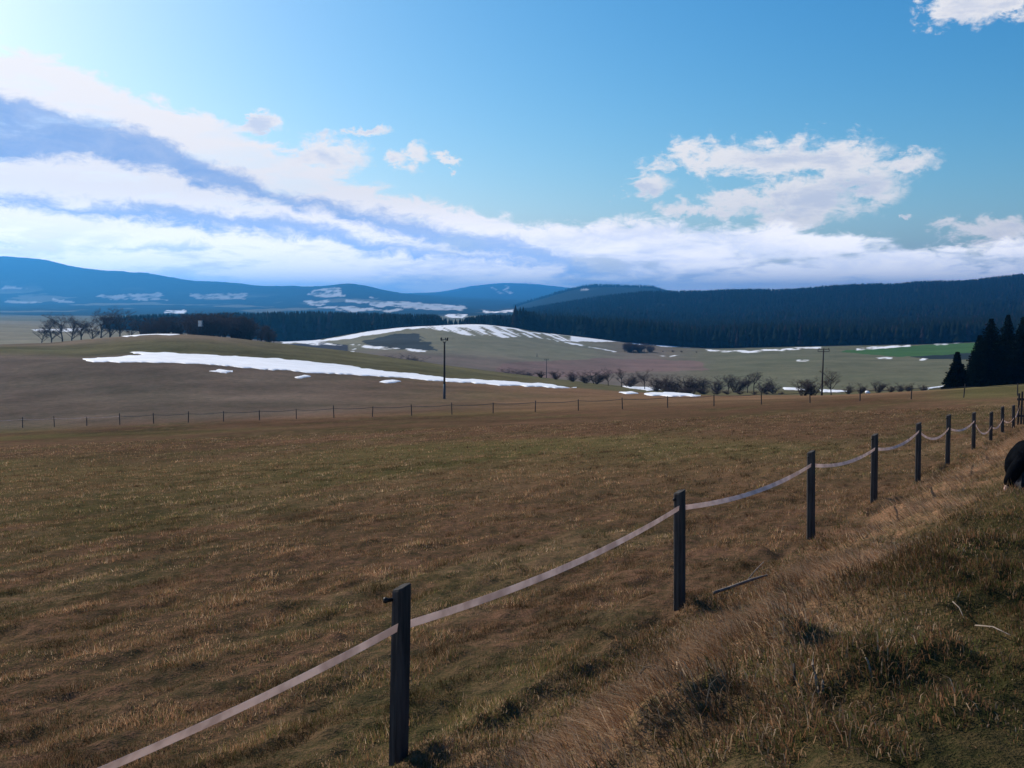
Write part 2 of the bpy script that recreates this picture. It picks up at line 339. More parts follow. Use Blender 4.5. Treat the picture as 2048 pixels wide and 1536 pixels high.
q.put(b.inputs['Base Color'], q.mix(q.smooth(q.noise(pos, 0.25, 5, 0.6), 0.35, 0.7), (0.86, 0.87, 0.89), (0.74, 0.74, 0.75))); b.inputs['Roughness'].default_value = 0.7
bn = q.node('ShaderNodeBump'); bn.inputs['Distance'].default_value = 0.1; bn.inputs['Strength'].default_value = 0.5; q.put(bn.inputs['Height'], q.noise(pos, 1.2, 4)); q.put(b.inputs['Normal'], bn.outputs[0])
M_STICK = noisy_mat('bleached_stick', (0.14, 0.11, 0.085), (0.30, 0.24, 0.19), 12, bump=0.003)
M_DARKSTICK = noisy_mat('rotten_stick', (0.02, 0.016, 0.012), (0.05, 0.04, 0.03), 12, bump=0.003)
M_SKIN = noisy_mat('skin', (0.50, 0.29, 0.21), (0.58, 0.36, 0.27), 14, 0.5, spec=0.4)
M_COAT = noisy_mat('black_coat', (0.003, 0.0035, 0.005), (0.007, 0.008, 0.010), 6, 1.0, bump=0.03, spec=0.0)
M_TROUSER = noisy_mat('dark_trousers', (0.015, 0.017, 0.022), (0.03, 0.032, 0.04), 25, 0.85, bump=0.004)
M_HAIR = noisy_mat('brown_hair', (0.02, 0.013, 0.009), (0.05, 0.034, 0.022), 40, 0.6, stretch=(1, 1, 0.15))
M_SHOE = noisy_mat('dark_leather', (0.015, 0.012, 0.01), (0.03, 0.024, 0.02), 20, 0.5)
M_WALL = noisy_mat('white_plaster', (0.62, 0.62, 0.6), (0.74, 0.74, 0.72), 0.8)
M_ROOF = noisy_mat('dark_roofing', (0.08, 0.045, 0.035), (0.13, 0.075, 0.06), 1.5)
M_GLASS = noisy_mat('window_glass', (0.02, 0.025, 0.03), (0.03, 0.035, 0.04), 2, 0.15, spec=0.5)

# ------------------------------------------------------------------ object helpers
def link(name, data=None, parent=None, loc=None):
    o = bpy.data.objects.new(name, data); COL.objects.link(o)
    if parent: o.parent = parent
    if loc is not None: o.location = loc
    return o
def tag(o, label=None, cat=None, group=None, kind=None):
    for k, v in (('label', label), ('category', cat), ('group', group), ('kind', kind)):
        if v: o[k] = v
    return o
def np_mesh(name, V, T, mat, colors=None, smooth=False):
    """V (n,3), T (m,k) all polygons of k corners"""
    V = np.asarray(V, np.float32); T = np.asarray(T, np.int32); k = T.shape[1]
    me = bpy.data.meshes.new(name)
    me.vertices.add(len(V)); me.vertices.foreach_set('co', V.ravel())
    me.loops.add(T.size); me.loops.foreach_set('vertex_index', T.ravel())
    me.polygons.add(len(T)); me.polygons.foreach_set('loop_start', np.arange(0, T.size, k, dtype=np.int32))
    if smooth: me.polygons.foreach_set('use_smooth', np.ones(len(T), bool))
    me.update(calc_edges=True)
    if colors is not None:
        ca = me.color_attributes.new('Col', 'FLOAT_COLOR', 'POINT'); ca.data.foreach_set('color', np.asarray(colors, np.float32).ravel())
    me.materials.append(mat); return me
class MB:
    def __init__(s): s.v = []; s.f = []
    def tube(s, pts, rads, n=8, cap=True, twist=0.0):
        base = len(s.v); pts = [Vector(p) for p in pts]
        for i, p in enumerate(pts):
            t = (pts[min(i + 1, len(pts) - 1)] - pts[max(i - 1, 0)]).normalized()
            ref = Vector((0, 1, 0)) if abs(t.z) > 0.9 else Vector((0, 0, 1))
            u = t.cross(ref).normalized(); w = t.cross(u)
            for k in range(n):
                a = 2 * math.pi * k / n + twist
                s.v.append(p + (u * math.cos(a) + w * math.sin(a)) * rads[i])
        for i in range(len(pts) - 1):
            for k in range(n):
                a, b = base + i * n + k, base + i * n + (k + 1) % n
                s.f.append((a, b, b + n, a + n))
        if cap:
            s.f.append(tuple(base + k for k in range(n))[::-1]); e = base + (len(pts) - 1) * n
            s.f.append(tuple(e + k for k in range(n)))
        return s
    def box(s, c, size, rot=None):
        base = len(s.v); c = Vector(c)
        for x in (-.5, .5):
            for y in (-.5, .5):
                for z in (-.5, .5):
                    p = Vector((x * size[0], y * size[1], z * size[2]))
                    if rot: p = rot @ p
                    s.v.append(c + p)
        for f in ((0, 1, 3, 2), (4, 6, 7, 5), (0, 4, 5, 1), (2, 3, 7, 6), (0, 2, 6, 4), (1, 5, 7, 3)): s.f.append(tuple(base + i for i in f))
        return s
    def mesh(s, name, mat, smooth=False, bevel=0):
        me = bpy.data.meshes.new(name); me.from_pydata([tuple(v) for v in s.v], [], s.f)
        bm = bmesh.new(); bm.from_mesh(me); bmesh.ops.recalc_face_normals(bm, faces=bm.faces)
        if bevel: bmesh.ops.bevel(bm, geom=[e for e in bm.edges if e.calc_face_angle(0) > 0.6], offset=bevel, segments=2, affect='EDGES')
        bm.to_mesh(me); bm.free()
        if smooth: me.polygons.foreach_set('use_smooth', [True] * len(me.polygons))
        me.materials.append(mat); return me
    def build(s, name, mat, parent=None, smooth=False, bevel=0): return link(name, s.mesh(name, mat, smooth, bevel), parent)
def copy_tree(o, parent=None):
    c = o.copy(); COL.objects.link(c); c.parent = parent
    for ch in o.children: copy_tree(ch, c)
    return c

# ------------------------------------------------------------------ ground sheet
cols = np.unique(np.concatenate([np.linspace(-2.5, -0.62, 40), np.linspace(-0.62, 0.62, 625), np.linspace(0.62, 2.5, 40)]))
yp = np.arange(1900, 795, -3.2); rows = [-60, -30, -15, -8, -4, -2, -0.5, 0.6, 1.3]
rows += list(2.28 / np.maximum((yp - 600) / F - 0.0904, 0.004))
rows = sorted(r for r in rows if r < 70)
def seg(a, b, n): return list(np.geomspace(a, b, n, endpoint=False))
rows += seg(70.5, 115, 28) + seg(115, 250, 75) + seg(250, 345, 42) + seg(345, 600, 36) + seg(600, 930, 70) + seg(930, 2600, 42) + seg(2600, 4600, 40) + seg(4600, 7200, 44) + seg(7200, 14300, 40) + [14300, 15500, 17500, 20900]
rows = np.unique(np.array(rows))
YY, TT = np.meshgrid(rows, cols, indexing='ij')
XX = TT * np.where(YY < 60, np.hypot(YY, 3.0 * sstep(YY, 60, 10)), YY)
ZZ = height(XX, YY)
NR, NC = XX.shape
X, Y, Z = XX.ravel(), YY.ravel(), ZZ.ravel()
dep = np.maximum(Y * CP - Z * SP, 0.5)
PX = 1024 + F * X / dep; PY = 768 - F * (Y * SP + Z * CP) / dep
C = np.zeros((len(X), 4), np.float32)
S_, Q_ = fence_sq(X, Y)
def setc(mask, col, mot=None):
    m = mask[:, None] if mask.ndim == 1 else mask
    C[:, :3] = C[:, :3] * (1 - m) + np.array(col)[None, :] * m
    if mot is not None: C[:, 3] = C[:, 3] * (1 - mask) + mot * mask
one = np.ones(len(X))
setc(one, (0.122, 0.074, 0.047), 1.0)
pa = fbm(Q_ * 0.11, S_ * 0.35, 3, 101); pb = fbm(Q_ * 0.5, S_ * 1.6, 3, 111); pc = fbm(X * 0.05, Y * 0.05, 2, 121)
setc(sstep(pa + 0.5 * pb, -0.05, 0.45) * 0.62, (0.080, 0.070, 0.032))        # greener streaks
setc(sstep(pa * 0.6 + pb, 0.15, 0.6) * 0.55, (0.18, 0.115, 0.072))            # dry straw streaks
setc(sstep(pc, 0.1, 0.45) * sstep(Y, 15, 40) * 0.6, (0.115, 0.105, 0.042))
# bank: thatch on the brow, dark green turf behind
br = np.exp(-((S_ - 1.25 - 0.5 * fbm(Q_ * 0.3, Q_ * 0, 2, 131)) / 0.85) ** 2)
near = sstep(Y, 80, 50)
setc(sstep(S_, 0.3, 1.6) * near, (0.056, 0.046, 0.022))
setc(np.clip(br * (0.75 + 0.9 * fbm(Q_ * 1.2, S_ * 0.7, 3, 133)), 0, 1) * near * (S_ > 0), (0.29, 0.175, 0.105))
# beyond the far fence
setc(sstep(Y, 88, 105) * sstep(PX, 500, 1200), (0.175, 0.108, 0.066), 0.8)
setc(sstep(Y, 96, 120) * sstep(PX, 1200, 500), (0.128, 0.100, 0.080), 0.8)
setc(sstep(PX, 1800, 1950) * sstep(Y, 70, 90), (0.12, 0.105, 0.05), 0.9)
setc(sstep(Y, 225, 262), (0.120, 0.107, 0.058), 0.7)
setc(sstep(Y, 285, 325) * sstep(PX, 620, 420), (0.175, 0.135, 0.095), 0.6)
setc(sstep(Y, 345, 400), (0.165, 0.135, 0.112), 0.5)
FARVAR = 1 + sstep(Y, 25, 70) * (0.28 * fbm(X / 6, Y / 6, 3, 181) + 0.3 * fbm(X / 40, Y / 18, 2, 183))
setc(sstep(Y, 345, 400) * sstep(PX, 1250, 1480), (0.135, 0.135, 0.088), 0.6)
setc(sstep(Y, 345, 400) * sstep(PX, 520, 300), (0.22, 0.20, 0.145), 0.5)
setc(sstep(Y, 560, 660) * sstep(PX, 520, 620) * sstep(PX, 1300, 1150), (0.185, 0.178, 0.125), 0.5)
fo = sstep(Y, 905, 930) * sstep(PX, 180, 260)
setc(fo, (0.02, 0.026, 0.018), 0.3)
setc(sstep(Y, 1250, 1400) * sstep(PX, 1080, 1020), (0.15, 0.15, 0.10), 0.5)
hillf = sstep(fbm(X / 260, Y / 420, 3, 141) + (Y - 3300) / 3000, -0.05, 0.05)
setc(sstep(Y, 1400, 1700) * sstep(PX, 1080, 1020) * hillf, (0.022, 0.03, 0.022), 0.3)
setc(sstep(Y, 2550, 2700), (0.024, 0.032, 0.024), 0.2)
mead = sstep(fbm(X / 300, Y / 500, 3, 151), 0.12, 0.2) * sstep(Y, 2600, 2900) * sstep(Y, 6000, 5000) * sstep(PX, 1050, 950)
setc(mead * 0.8, (0.16, 0.16, 0.12), 0.2)
def inpoly(poly, px, py):
    r = np.zeros(len(px), bool); n = len(poly)
    for i in range(n):
        x1, y1 = poly[i]; x2, y2 = poly[(i + 1) % n]
        if y1 == y2: continue
        c = (y1 > py) != (y2 > py)
        r ^= c & (px < (x2 - x1) * (py - y1) / (y2 - y1) + x1)
    return r
jx = 9 * fbm(PX / 22, PY / 7, 3, 161); jy = 2.2 * fbm(PX / 26, PY / 9, 3, 163)
SNOWC = (0.80, 0.81, 0.83)
def paint(poly, col, y0, y1, mot=0.4, jit=1.0, amt=1.0, rag=False):
    xs = [p[0] for p in poly]; ys = [p[1] for p in poly]
    m = np.where((PX > min(xs) - 15) & (PX < max(xs) + 15) & (PY > min(ys) - 5) & (PY < max(ys) + 5) & (Y > y0) & (Y < y1))[0]
    ok = inpoly(poly, PX[m] + jx[m] * jit, PY[m] + jy[m] * jit); m = m[ok]
    am = amt
    if rag: am = (amt * sstep(fbm(PX[m] / 15, PY[m] / 3.2, 3, 167) + 0.35 * fbm(PX[m] / 5, PY[m] / 2, 2, 168), -0.5, 0.02) ** 1.0)[:, None]
    C[m, :3] = C[m, :3] * (1 - am) + np.array(col) * am; C[m, 3] = mot if not rag else C[m, 3] * (1 - am[:, 0])
# valley and middle hill fields
paint([(1690, 700), (1760, 697), (1950, 682), (2060, 676), (2060, 722), (1930, 717), (1780, 712), (1680, 704)], (0.06, 0.125, 0.045), 500, 905, 0.3)
paint([(725, 683), (790, 667), (838, 668), (872, 697), (875, 701), (800, 699), (735, 690)], (0.055, 0.062, 0.06), 560, 905, 0.3, 1.2)
paint([(560, 690), (640, 684), (695, 690), (695, 704), (620, 700), (560, 694)], (0.06, 0.062, 0.07), 480, 800, 0.3, 0.4)
paint([(975, 748), (1010, 727), (1200, 716), (1400, 722), (1420, 740), (1250, 745), (1100, 757)], (0.185, 0.125, 0.115), 400, 800, 0.6, 1.0, 0.8)
paint([(1820, 714), (1945, 706), (1990, 712), (1950, 719), (1860, 719)], (0.03, 0.04, 0.04), 500, 900, 0.3)
C[:, :3] *= np.clip(FARVAR * np.where(Y > 345, 0.6, 1.0) + np.where(Y > 345, 0.4, 0.0), 0.5, 1.6)[:, None]
# snow lying on the far fields (the snow is there; distant patches are painted fainter for haze)
for P, y0, y1 in [
    ([(780, 656), (850, 650), (960, 646), (1030, 652), (1055, 664), (1100, 667), (1190, 672), (1250, 681), (1330, 690), (1400, 696), (1330, 693), (1250, 685), (1190, 682), (1110, 682), (1040, 673), (985, 676), (930, 671), (900, 662), (850, 656)], 640, 912),
    ([(640, 681), (700, 669), (780, 655), (850, 650), (850, 655), (800, 661), (720, 674), (640, 684)], 700, 915),
    ([(560, 682), (640, 679), (640, 684), (560, 687)], 700, 915), ([(560, 683), (600, 682), (690, 690), (640, 691)], 560, 905),
    ([(715, 690), (760, 692), (800, 697), (770, 699), (725, 695)], 560, 900), ([(805, 697), (860, 701), (850, 704), (810, 701)], 560, 900),
    ([(697, 688), (703, 688), (708, 705), (701, 705)], 420, 900), ([(1130, 683), (1230, 704), (1226, 705), (1128, 685)], 600, 905),
    ([(1185, 668), (1228, 664), (1225, 676), (1190, 675)], 700, 1000), ([(1410, 699), (1490, 702), (1640, 693), (1640, 697), (1490, 706), (1420, 703)], 650, 930),
    ([(1715, 696), (1820, 689), (1820, 693), (1720, 700)], 650, 960), ([(1870, 688), (1950, 679), (1950, 683), (1875, 692)], 650, 960),
    ([(1590, 720), (1612, 719), (1614, 723), (1594, 724)], 450, 900), ([(1755, 714), (1782, 714), (1782, 718), (1757, 718)], 450, 900), ([(1842, 717), (1856, 717), (1855, 720), (1844, 720)], 450, 900),
    ([(1320, 711), (1345, 711), (1370, 709), (1345, 714)], 600, 900),
    ([(885, 627), (932, 627), (932, 637), (890, 636)], 1300, 3200),
    ([(65, 659), (160, 655), (190, 657), (150, 662), (75, 663)], 420, 1400), ([(330, 622), (372, 620), (368, 626), (325, 627)], 1000, 4000),
    ([(625, 581), (675, 578), (680, 586), (690, 593), (640, 594), (620, 588)], 3000, 7000), ([(610, 603), (650, 600), (655, 610), (635, 614), (612, 610)], 2500, 7000),
    ([(680, 600), (735, 602), (740, 608), (690, 606)], 2500, 7000), ([(740, 603), (850, 606), (930, 612), (930, 620), (830, 617), (750, 613)], 1900, 6000),
    ([(670, 612), (800, 619), (810, 623), (690, 622), (640, 616)], 1900, 6000), ([(870, 609), (925, 608), (930, 612), (880, 613)], 1900, 6000), ([(960, 622), (1030, 620), (1030, 624), (965, 626)], 1900, 5000),
    ([(730, 593), (770, 594), (765, 598), (735, 597)], 3000, 7000), ([(200, 590), (330, 588), (330, 600), (230, 600)], 3000, 7000), ([(370, 588), (490, 588), (490, 598), (390, 598)], 3000, 7000),
    ([(0, 572), (60, 574), (50, 578), (0, 578)], 3000, 7000), ([(10, 600), (80, 602), (70, 606), (0, 605)], 3000, 7000), ([(95, 598), (150, 602), (150, 606), (100, 603)], 3000, 7000),
    ([(1005, 572), (1012, 572), (1030, 590), (1022, 590)], 9000, 15000), ([(985, 574), (990, 574), (1000, 588), (994, 588)], 9000, 15000), ([(1168, 578), (1180, 577), (1182, 582), (1165, 582)], 3500, 4700),
    ]:
    hz = 1.0 if min(p[1] for p in P) > 618 or max(p[1] for p in P) > 640 else (0.35 if min(p[0] for p in P) < 500 else 0.6)
    paint(P, SNOWC, y0, y1, 0.0, 2.2 if y0 > 1000 else 1.3, hz, y0 not in (640, 700))
# melted-out furrows through the hill snow
fur = (fbm((PX + (PY - 648) * -2.2) / 5, PY / 12, 3, 171) + 0.012 * (PY - 664) > 0.12) & (PY > 652 + 6 * fbm(PX / 40, PX * 0, 2, 172)) & (PY < 684) & (Y > 640) & (Y < 905) & (PX > 840) & (PX < 1140)
C[fur, :3] = (0.185, 0.178, 0.125); C[fur, 3] = 0.5
ii = (np.arange(NR - 1)[:, None] * NC + np.arange(NC - 1)[None, :]).ravel()
me = np_mesh('ground', np.stack([X, Y, Z], 1), np.stack([ii, ii + 1, ii + NC + 1, ii + NC], 1), M_GROUND, C, True)
tag(link('ground', me), kind='structure')

# ------------------------------------------------------------------ snow patches lying in the dip of the pasture
def snow_patch(poly, label, y0, y1, thick=0.16, step=(2.5, 0.8)):
    xs = [p[0] for p in poly]; ys = [p[1] for p in poly]
    gx = np.arange(min(xs) - 6, max(xs) + 6, step[0]); gy = np.arange(min(ys) - 3, max(ys) + 3, step[1])
    Ys = np.geomspace(y0, y1, 260)
    V = []; gi = {}
    t, _ = ray(gx, gx * 0 + np.mean(ys))
    tx = t[:, None] * Ys[None, :]; zz = height(tx, np.repeat(Ys[None, :], len(gx), 0))
    dp = Ys[None, :] * CP - zz * SP; ppx = 1024 + F * tx / dp; ppy = 768 - F * (Ys[None, :] * SP + zz * CP) / dp
    flat_x = (ppx + 16 * fbm(ppx / 18, ppy / 4, 3, 201)).ravel(); flat_y = (ppy + 2.6 * fbm(ppx / 22, ppy / 6, 3, 203)).ravel()
    ins = inpoly(poly, flat_x, flat_y).reshape(ppx.shape)
    dil = ins.copy(); dil[1:] |= ins[:-1]; dil[:-1] |= ins[1:]; d2 = dil.copy(); d2[:, 1:] |= dil[:, :-1]; d2[:, :-1] |= dil[:, 1:]
    core = ins.astype(float)
    for _i in range(4):
        p = np.pad(core, 1, mode='edge'); core = (p[:-2, 1:-1] + p[2:, 1:-1] + p[1:-1, :-2] + p[1:-1, 2:] + p[1:-1, 1:-1]) / 5
    h = np.where(ins, 0.03 + thick * sstep(core, 0.4, 1.0), -0.15)
    idx = -np.ones(ins.shape, int); sel = d2; idx[sel] = np.arange(sel.sum())
    V = np.stack([tx[sel], np.repeat(Ys[None, :], len(gx), 0)[sel], (zz + h)[sel]], 1)
    a, b_, c_, d_ = idx[:-1, :-1], idx[1:, :-1], idx[1:, 1:], idx[:-1, 1:]
    ok = (a >= 0) & (b_ >= 0) & (c_ >= 0) & (d_ >= 0)
    if not ok.any(): return None
    me = np_mesh('snow_patch', V, np.stack([a[ok], b_[ok], c_[ok], d_[ok]], 1), M_SNOW, None, True)
    return tag(link('snow_patch', me), label, 'snow', 'snow patches left in the pasture')
snow_patch([(172, 719), (240, 713), (290, 710), (262, 704), (330, 706), (440, 711), (560, 718), (660, 727), (720, 736), (790, 744), (840, 749), (900, 757), (1000, 763), (1090, 768), (1148, 776), (1110, 776), (1000, 770), (880, 762), (790, 755), (720, 750), (640, 747), (560, 741), (470, 734), (390, 727), (300, 724), (190, 724)],
           'long white band of old snow lying across the pasture behind the tall pole', 165, 300)
snow_patch([(424, 743), (440, 740), (460, 742), (445, 747)], 'small snow remnant below the left half of the long snow band', 150, 260)
snow_patch([(585, 753), (605, 750), (622, 753), (605, 757)], 'faint little snow remnant below the middle of the long snow band', 150, 260)
snow_patch([(750, 764), (775, 761), (800, 763), (780, 767)], 'small oval snow patch just left of the tall pole', 150, 260)
snow_patch([(1222, 768), (1250, 770), (1300, 775), (1325, 780), (1295, 782), (1255, 775)], 'slanting snow strip at the hill foot beside the shrub row', 200, 400)
snow_patch([(1285, 787), (1330, 784), (1385, 789), (1398, 793), (1330, 793), (1295, 791)], 'jagged snow patch in front of the dark shrub thicket', 160, 400)
snow_patch([(1242, 784), (1270, 783), (1275, 787), (1245, 787)], 'tiny snow sliver left of the jagged snow patch', 160, 400)
snow_patch([(1560, 774), (1600, 777), (1625, 779), (1600, 781), (1565, 779)], 'thin snow strip left of the second pole behind the bare bushes', 250, 500)
snow_patch([(1645, 780), (1690, 780), (1690, 784), (1650, 784)], 'broken snow strip at the foot of the bare tree by the second pole', 250, 500)
snow_patch([(1855, 776), (1900, 771), (1900, 773), (1858, 779)], 'thin snow line at the field edge left of the dark spruces', 160, 500)
snow_patch([(235, 672), (270, 668), (330, 664), (362, 667), (350, 671), (300, 670), (250, 675)], 'thin snow patch on the hilltop in front of the bare thicket', 260, 340, 0.1)

# ------------------------------------------------------------------ woods that read as one mass
def conifer_field(name, pts, hts, label, sides=5):
    n = len(pts); prof = [(0.0, 0.02, 0), (0.08, 1.0, 0), (0.42, 0.55, 1), (0.38, 0.78, 0), (0.72, 0.30, 1), (0.68, 0.46, 0), (1.0, 0.0, 2)]
    rings = [(0.06, 1.0), (0.40, 0.58), (0.36, 0.80), (0.70, 0.28), (0.66, 0.44)]
    tv = []; 
    V = np.zeros((n, 3 * sides + 3, 3)); rot = RNG.uniform(0, 6.28, n); wid = hts * RNG.uniform(0.19, 0.28, n)
    for tier, (zb, r, zt) in enumerate([(0.05, 1.0, 0.5), (0.32, 0.78, 0.76), (0.58, 0.5, 1.0)]):
        for k in range(sides):
            a = rot + 2 * math.pi * k / sides + tier * 0.6
            rr = wid * r * RNG.uniform(0.75, 1.2, n)
            V[:, tier * sides + k] = np.stack([pts[:, 0] + rr * np.cos(a), pts[:, 1] + rr * np.sin(a), pts[:, 2] + hts * (zb + RNG.uniform(-.04, .04, n))], 1)
        V[:, 3 * sides + tier] = np.stack([pts[:, 0], pts[:, 1], pts[:, 2] + hts * zt], 1)
    tri = np.array([(t * sides + k, t * sides + (k + 1) % sides, 3 * sides + t) for t in range(3) for k in range(sides)])
    T = (np.arange(n)[:, None, None] * V.shape[1] + tri[None]).reshape(-1, 3)
    base = np.array([0.008, 0.013, 0.008])[None] * RNG.uniform(0.6, 1.5, (n, 1)) * np.array([1, 1, 1])[None]
    br = RNG.random(n) < 0.10; base[br] = np.array([0.022, 0.018, 0.016]) * RNG.uniform(0.7, 1.2, (br.sum(), 1))
    C = np.ones((n, V.shape[1], 4)); C[:, :, :3] = base[:, None, :]
    me = np_mesh(name, V.reshape(-1, 3), T, M_CONIFER, C.reshape(-1, 4))
    return tag(link(name, me), label, 'forest', kind='stuff')
def scatter(x0, x1, y0, y1, sp):
    t0, t1 = ray(x0, 690)[0], ray(x1, 690)[0]; out = []
    Yv = y0
    while Yv < y1:
        n = max(1, int((t1 - t0) * Yv / sp))
        out.append(np.stack([(t0 + (t1 - t0) * (np.arange(n) + RNG.uniform(-.45, .45, n)) / n) * Yv, Yv + RNG.uniform(-.5, .5, n) * sp], 1)); Yv += sp
    return np.concatenate(out)
def pix(P): 
    d = P[:, 1] * CP - P[:, 2] * SP; return 1024 + F * P[:, 0] / d, 768 - F * (P[:, 1] * SP + P[:, 2] * CP) / d
def on_ground(p): return np.column_stack([p, height(p[:, 0], p[:, 1])])
p = on_ground(np.concatenate([scatter(1035, 2400, 912, 1350, 5.6), scatter(1035, 2400, 1350, 2580, 8.6)]))
px, py = pix(p)
foot = 912 + 14 * fbm(px / 30, px * 0, 3, 301) + 60 * sstep(px, 1180, 1130) * sstep(px, 1040, 1090) + 25 * sstep(px, 1500, 1700)
keep = p[:, 1] > foot
clear = (fbm(p[:, 0] / 55, p[:, 1] / 90, 2, 305) > 0.52)
for cx, cy, rx, ry in [(1238, 614, 8, 3), (1268, 621, 3, 2), (1320, 608, 14, 3), (1348, 624, 6, 1.5), (1187, 656, 12, 3), (1832, 578, 6, 3), (1998, 595, 7, 4), (2012, 623, 8, 2), (1728, 664, 10, 2)]:
    clear |= ((px - cx) / rx) ** 2 + ((py - cy - 6) / (ry + 3)) ** 2 < 1
keep &= ~clear
p = p[keep]; px = px[keep]
ht = RNG.uniform(0.75, 1.15, len(p)) * np.where(p[:, 1] > 1700, 13, 19) * (1 + 0.25 * fbm(p[:, 0] / 60, p[:, 1] / 60, 2, 307))
conifer_field('forest', p, ht, 'dark blue-green conifer forest covering the hills on the right')
p = on_ground(np.concatenate([scatter(215, 1060, 905, 1160, 5.2)])); px, py = pix(p)
keep = (p[:, 1] > 915 + 12 * fbm(px / 25, px * 0, 3, 311)) & ~((px > 884) & (px < 930) & (RNG.random(len(p)) < 0.8))
p = p[keep]; px = px[keep]
topy = np.interp(px, [215, 300, 560, 640, 870, 890, 930, 960, 1060], [634, 629, 625, 624, 629, 636, 636, 630, 628])
zt = ray(px, topy)[1] * p[:, 1]; ht = np.clip(zt - p[:, 2], 7, 28) * RNG.uniform(0.72, 1.08, len(p))
conifer_field('forest', p, ht, 'long dark strip of forest behind the snowy field in the middle')
# far ridge trees
p = on_ground(scatter(1030, 1345, 4350, 4620, 14)); conifer_field('forest', p, RNG.uniform(9, 16, len(p)), 'teal wooded ridge rising behind the dark forest at the centre')

# ------------------------------------------------------------------ bare trees, shrubs, spruces
def twig_mesh(name, twigs, mat):
    """twigs: list of (a, b, width) drawn as slim three-sided spikes"""
    A = np.array([t[0] for t in twigs]); B = np.array([t[1] for t in twigs]); Wd = np.array([t[2] for t in twigs])[:, None]
    d = B - A; d /= np.linalg.norm(d, axis=1, keepdims=True) + 1e-9
    r = RNG.normal(size=A.shape); u = np.cross(d, r); u /= np.linalg.norm(u, axis=1, keepdims=True); w = np.cross(d, u)
    V = np.stack([A + u * Wd, A + (-0.5 * u + 0.87 * w) * Wd, A + (-0.5 * u - 0.87 * w) * Wd, B], 1)
    n = len(A); tri = np.array([(0, 1, 3), (1, 2, 3), (2, 0, 3)])
    return np_mesh(name, V.reshape(-1, 3), (np.arange(n)[:, None, None] * 4 + tri[None]).reshape(-1, 3), mat)
def bare_shape(seed, stems, spread, lift, depth=4, trunk=0.25, tw=0.012):
    """unit-height leafless tree; returns trunk/limb tubes and twig list"""
    rnd = random.Random(seed); mb = MB(); twigs = []
    def grow(p, d, ln, r, lv):
        n = 3; pts = [p.copy()]; rr = [r]; q_ = p.copy(); dd = d.copy()
        for i in range(n):
            dd = (dd + Vector((rnd.gauss(0, .16), rnd.gauss(0, .16), 0.10 * lift))).normalized(); q_ = q_ + dd * ln / n
            pts.append(q_.copy()); rr.append(r * (1 - 0.5 * (i + 1) / n))
        if lv <= 1: mb.tube(pts, rr, 5 if lv == 0 else 3, cap=False)
        else:
            for i in range(n): twigs.append((tuple(pts[i]), tuple(pts[i + 1]), rr[i]))
        if lv < depth:
            for k in range(rnd.randint(3, 5) if lv else (rnd.randint(8, 11) if stems == 1 else rnd.randint(5, 7))):
                f = rnd.uniform(0.25 if lv else trunk, 1.0); i = min(int(f * n), n - 1); o = pts[i].lerp(pts[i + 1], f * n - i)
                a = rnd.uniform(0, 6.283); side = Vector((math.cos(a), math.sin(a), 0))
                nd = (dd * (1 - spread) + side * spread + Vector((0, 0, 0.25 * lift))).normalized()
                grow(o, nd, ln * rnd.uniform(0.45, 0.68), max(r * 0.5, tw * 0.6), lv + 1)
    for s_ in range(stems):
        a = rnd.uniform(0, 6.283); tilt = 0.06 if stems == 1 else rnd.uniform(0.05, 1.1)
        d = Vector((math.cos(a) * tilt, math.sin(a) * tilt, 1)).normalized()
        grow(Vector((math.cos(a), math.sin(a), 0)) * (0.0 if stems == 1 else 0.05), d, 0.6 if stems == 1 else rnd.uniform(0.3, 0.5), 0.024 if stems == 1 else 0.014, 0)
    top = max(t[1][2] for t in twigs)
    return mb, twigs, 1.0 / top
def bare_variant(name, seed, stems, spread, lift, depth, trunk, tw=0.012):
    mb, twigs, sc = bare_shape(seed, stems, spread, lift, depth, trunk, tw)
    mb.v = [Vector(v) * sc for v in mb.v]; twigs = [(tuple(np.array(a) * sc), tuple(np.array(b) * sc), w) for a, b, w in twigs]
    return mb.mesh(name + '_trunk', M_BARK), twig_mesh(name + '_crown', twigs, M_TWIG)
TREES = [bare_variant('bare_tree', 40 + i, 1, 0.66, 0.6, 5, 0.28, 0.0035) for i in range(4)]
SHRUBS = [bare_variant('bare_shrub', 60 + i, 10, 0.68, 0.4, 4, 0.02, 0.005) for i in range(4)]
TREES_LO = [bare_variant('bare_tree_small', 40 + i, 1, 0.70, 0.5, 4, 0.3) for i in range(4)]
SHRUBS_LO = [bare_variant('bare_shrub_small', 60 + i, 9, 0.7, 0.35, 3, 0.02) for i in range(4)]
def place_px(x, ytop, Yd):
    t, k = ray(x, ytop); Xw = float(t) * Yd; zg = float(height(Xw, Yd)); return Xw, zg, float(k) * Yd - zg
def plant(name, var, x, ytop, Yd, label, cat, group, wide=1.0):
    Xw, zg, H = place_px(x, ytop, Yd); H = max(H, 1.0)
    root = link(name, None, None, (Xw, Yd, zg - 0.05)); root.rotation_euler.z = random.uniform(0, 6.28); root.scale = (H * wide, H * wide, H)
    link('trunk', var[0], root); link('crown', var[1], root)
    return tag(root, label, cat, group)
GS = 'bare shrubs along the stream at the foot of the pasture'
row = [(1082, 739, 320), (1112, 737, 320), (1146, 738, 315), (1172, 742, 312), (1191, 736, 318), (1217, 733, 312), (1243, 734, 310), (1258, 741, 318), (1290, 736, 300), (1311, 746, 300),
       (1331, 749, 292), (1351, 751, 296), (1376, 745, 290), (1406, 748, 292), (1433, 751, 330), (1457, 746, 328), (1472, 746, 330), (1496, 742, 322), (1509, 738, 318), (1526, 750, 312), (1548, 766, 300)]
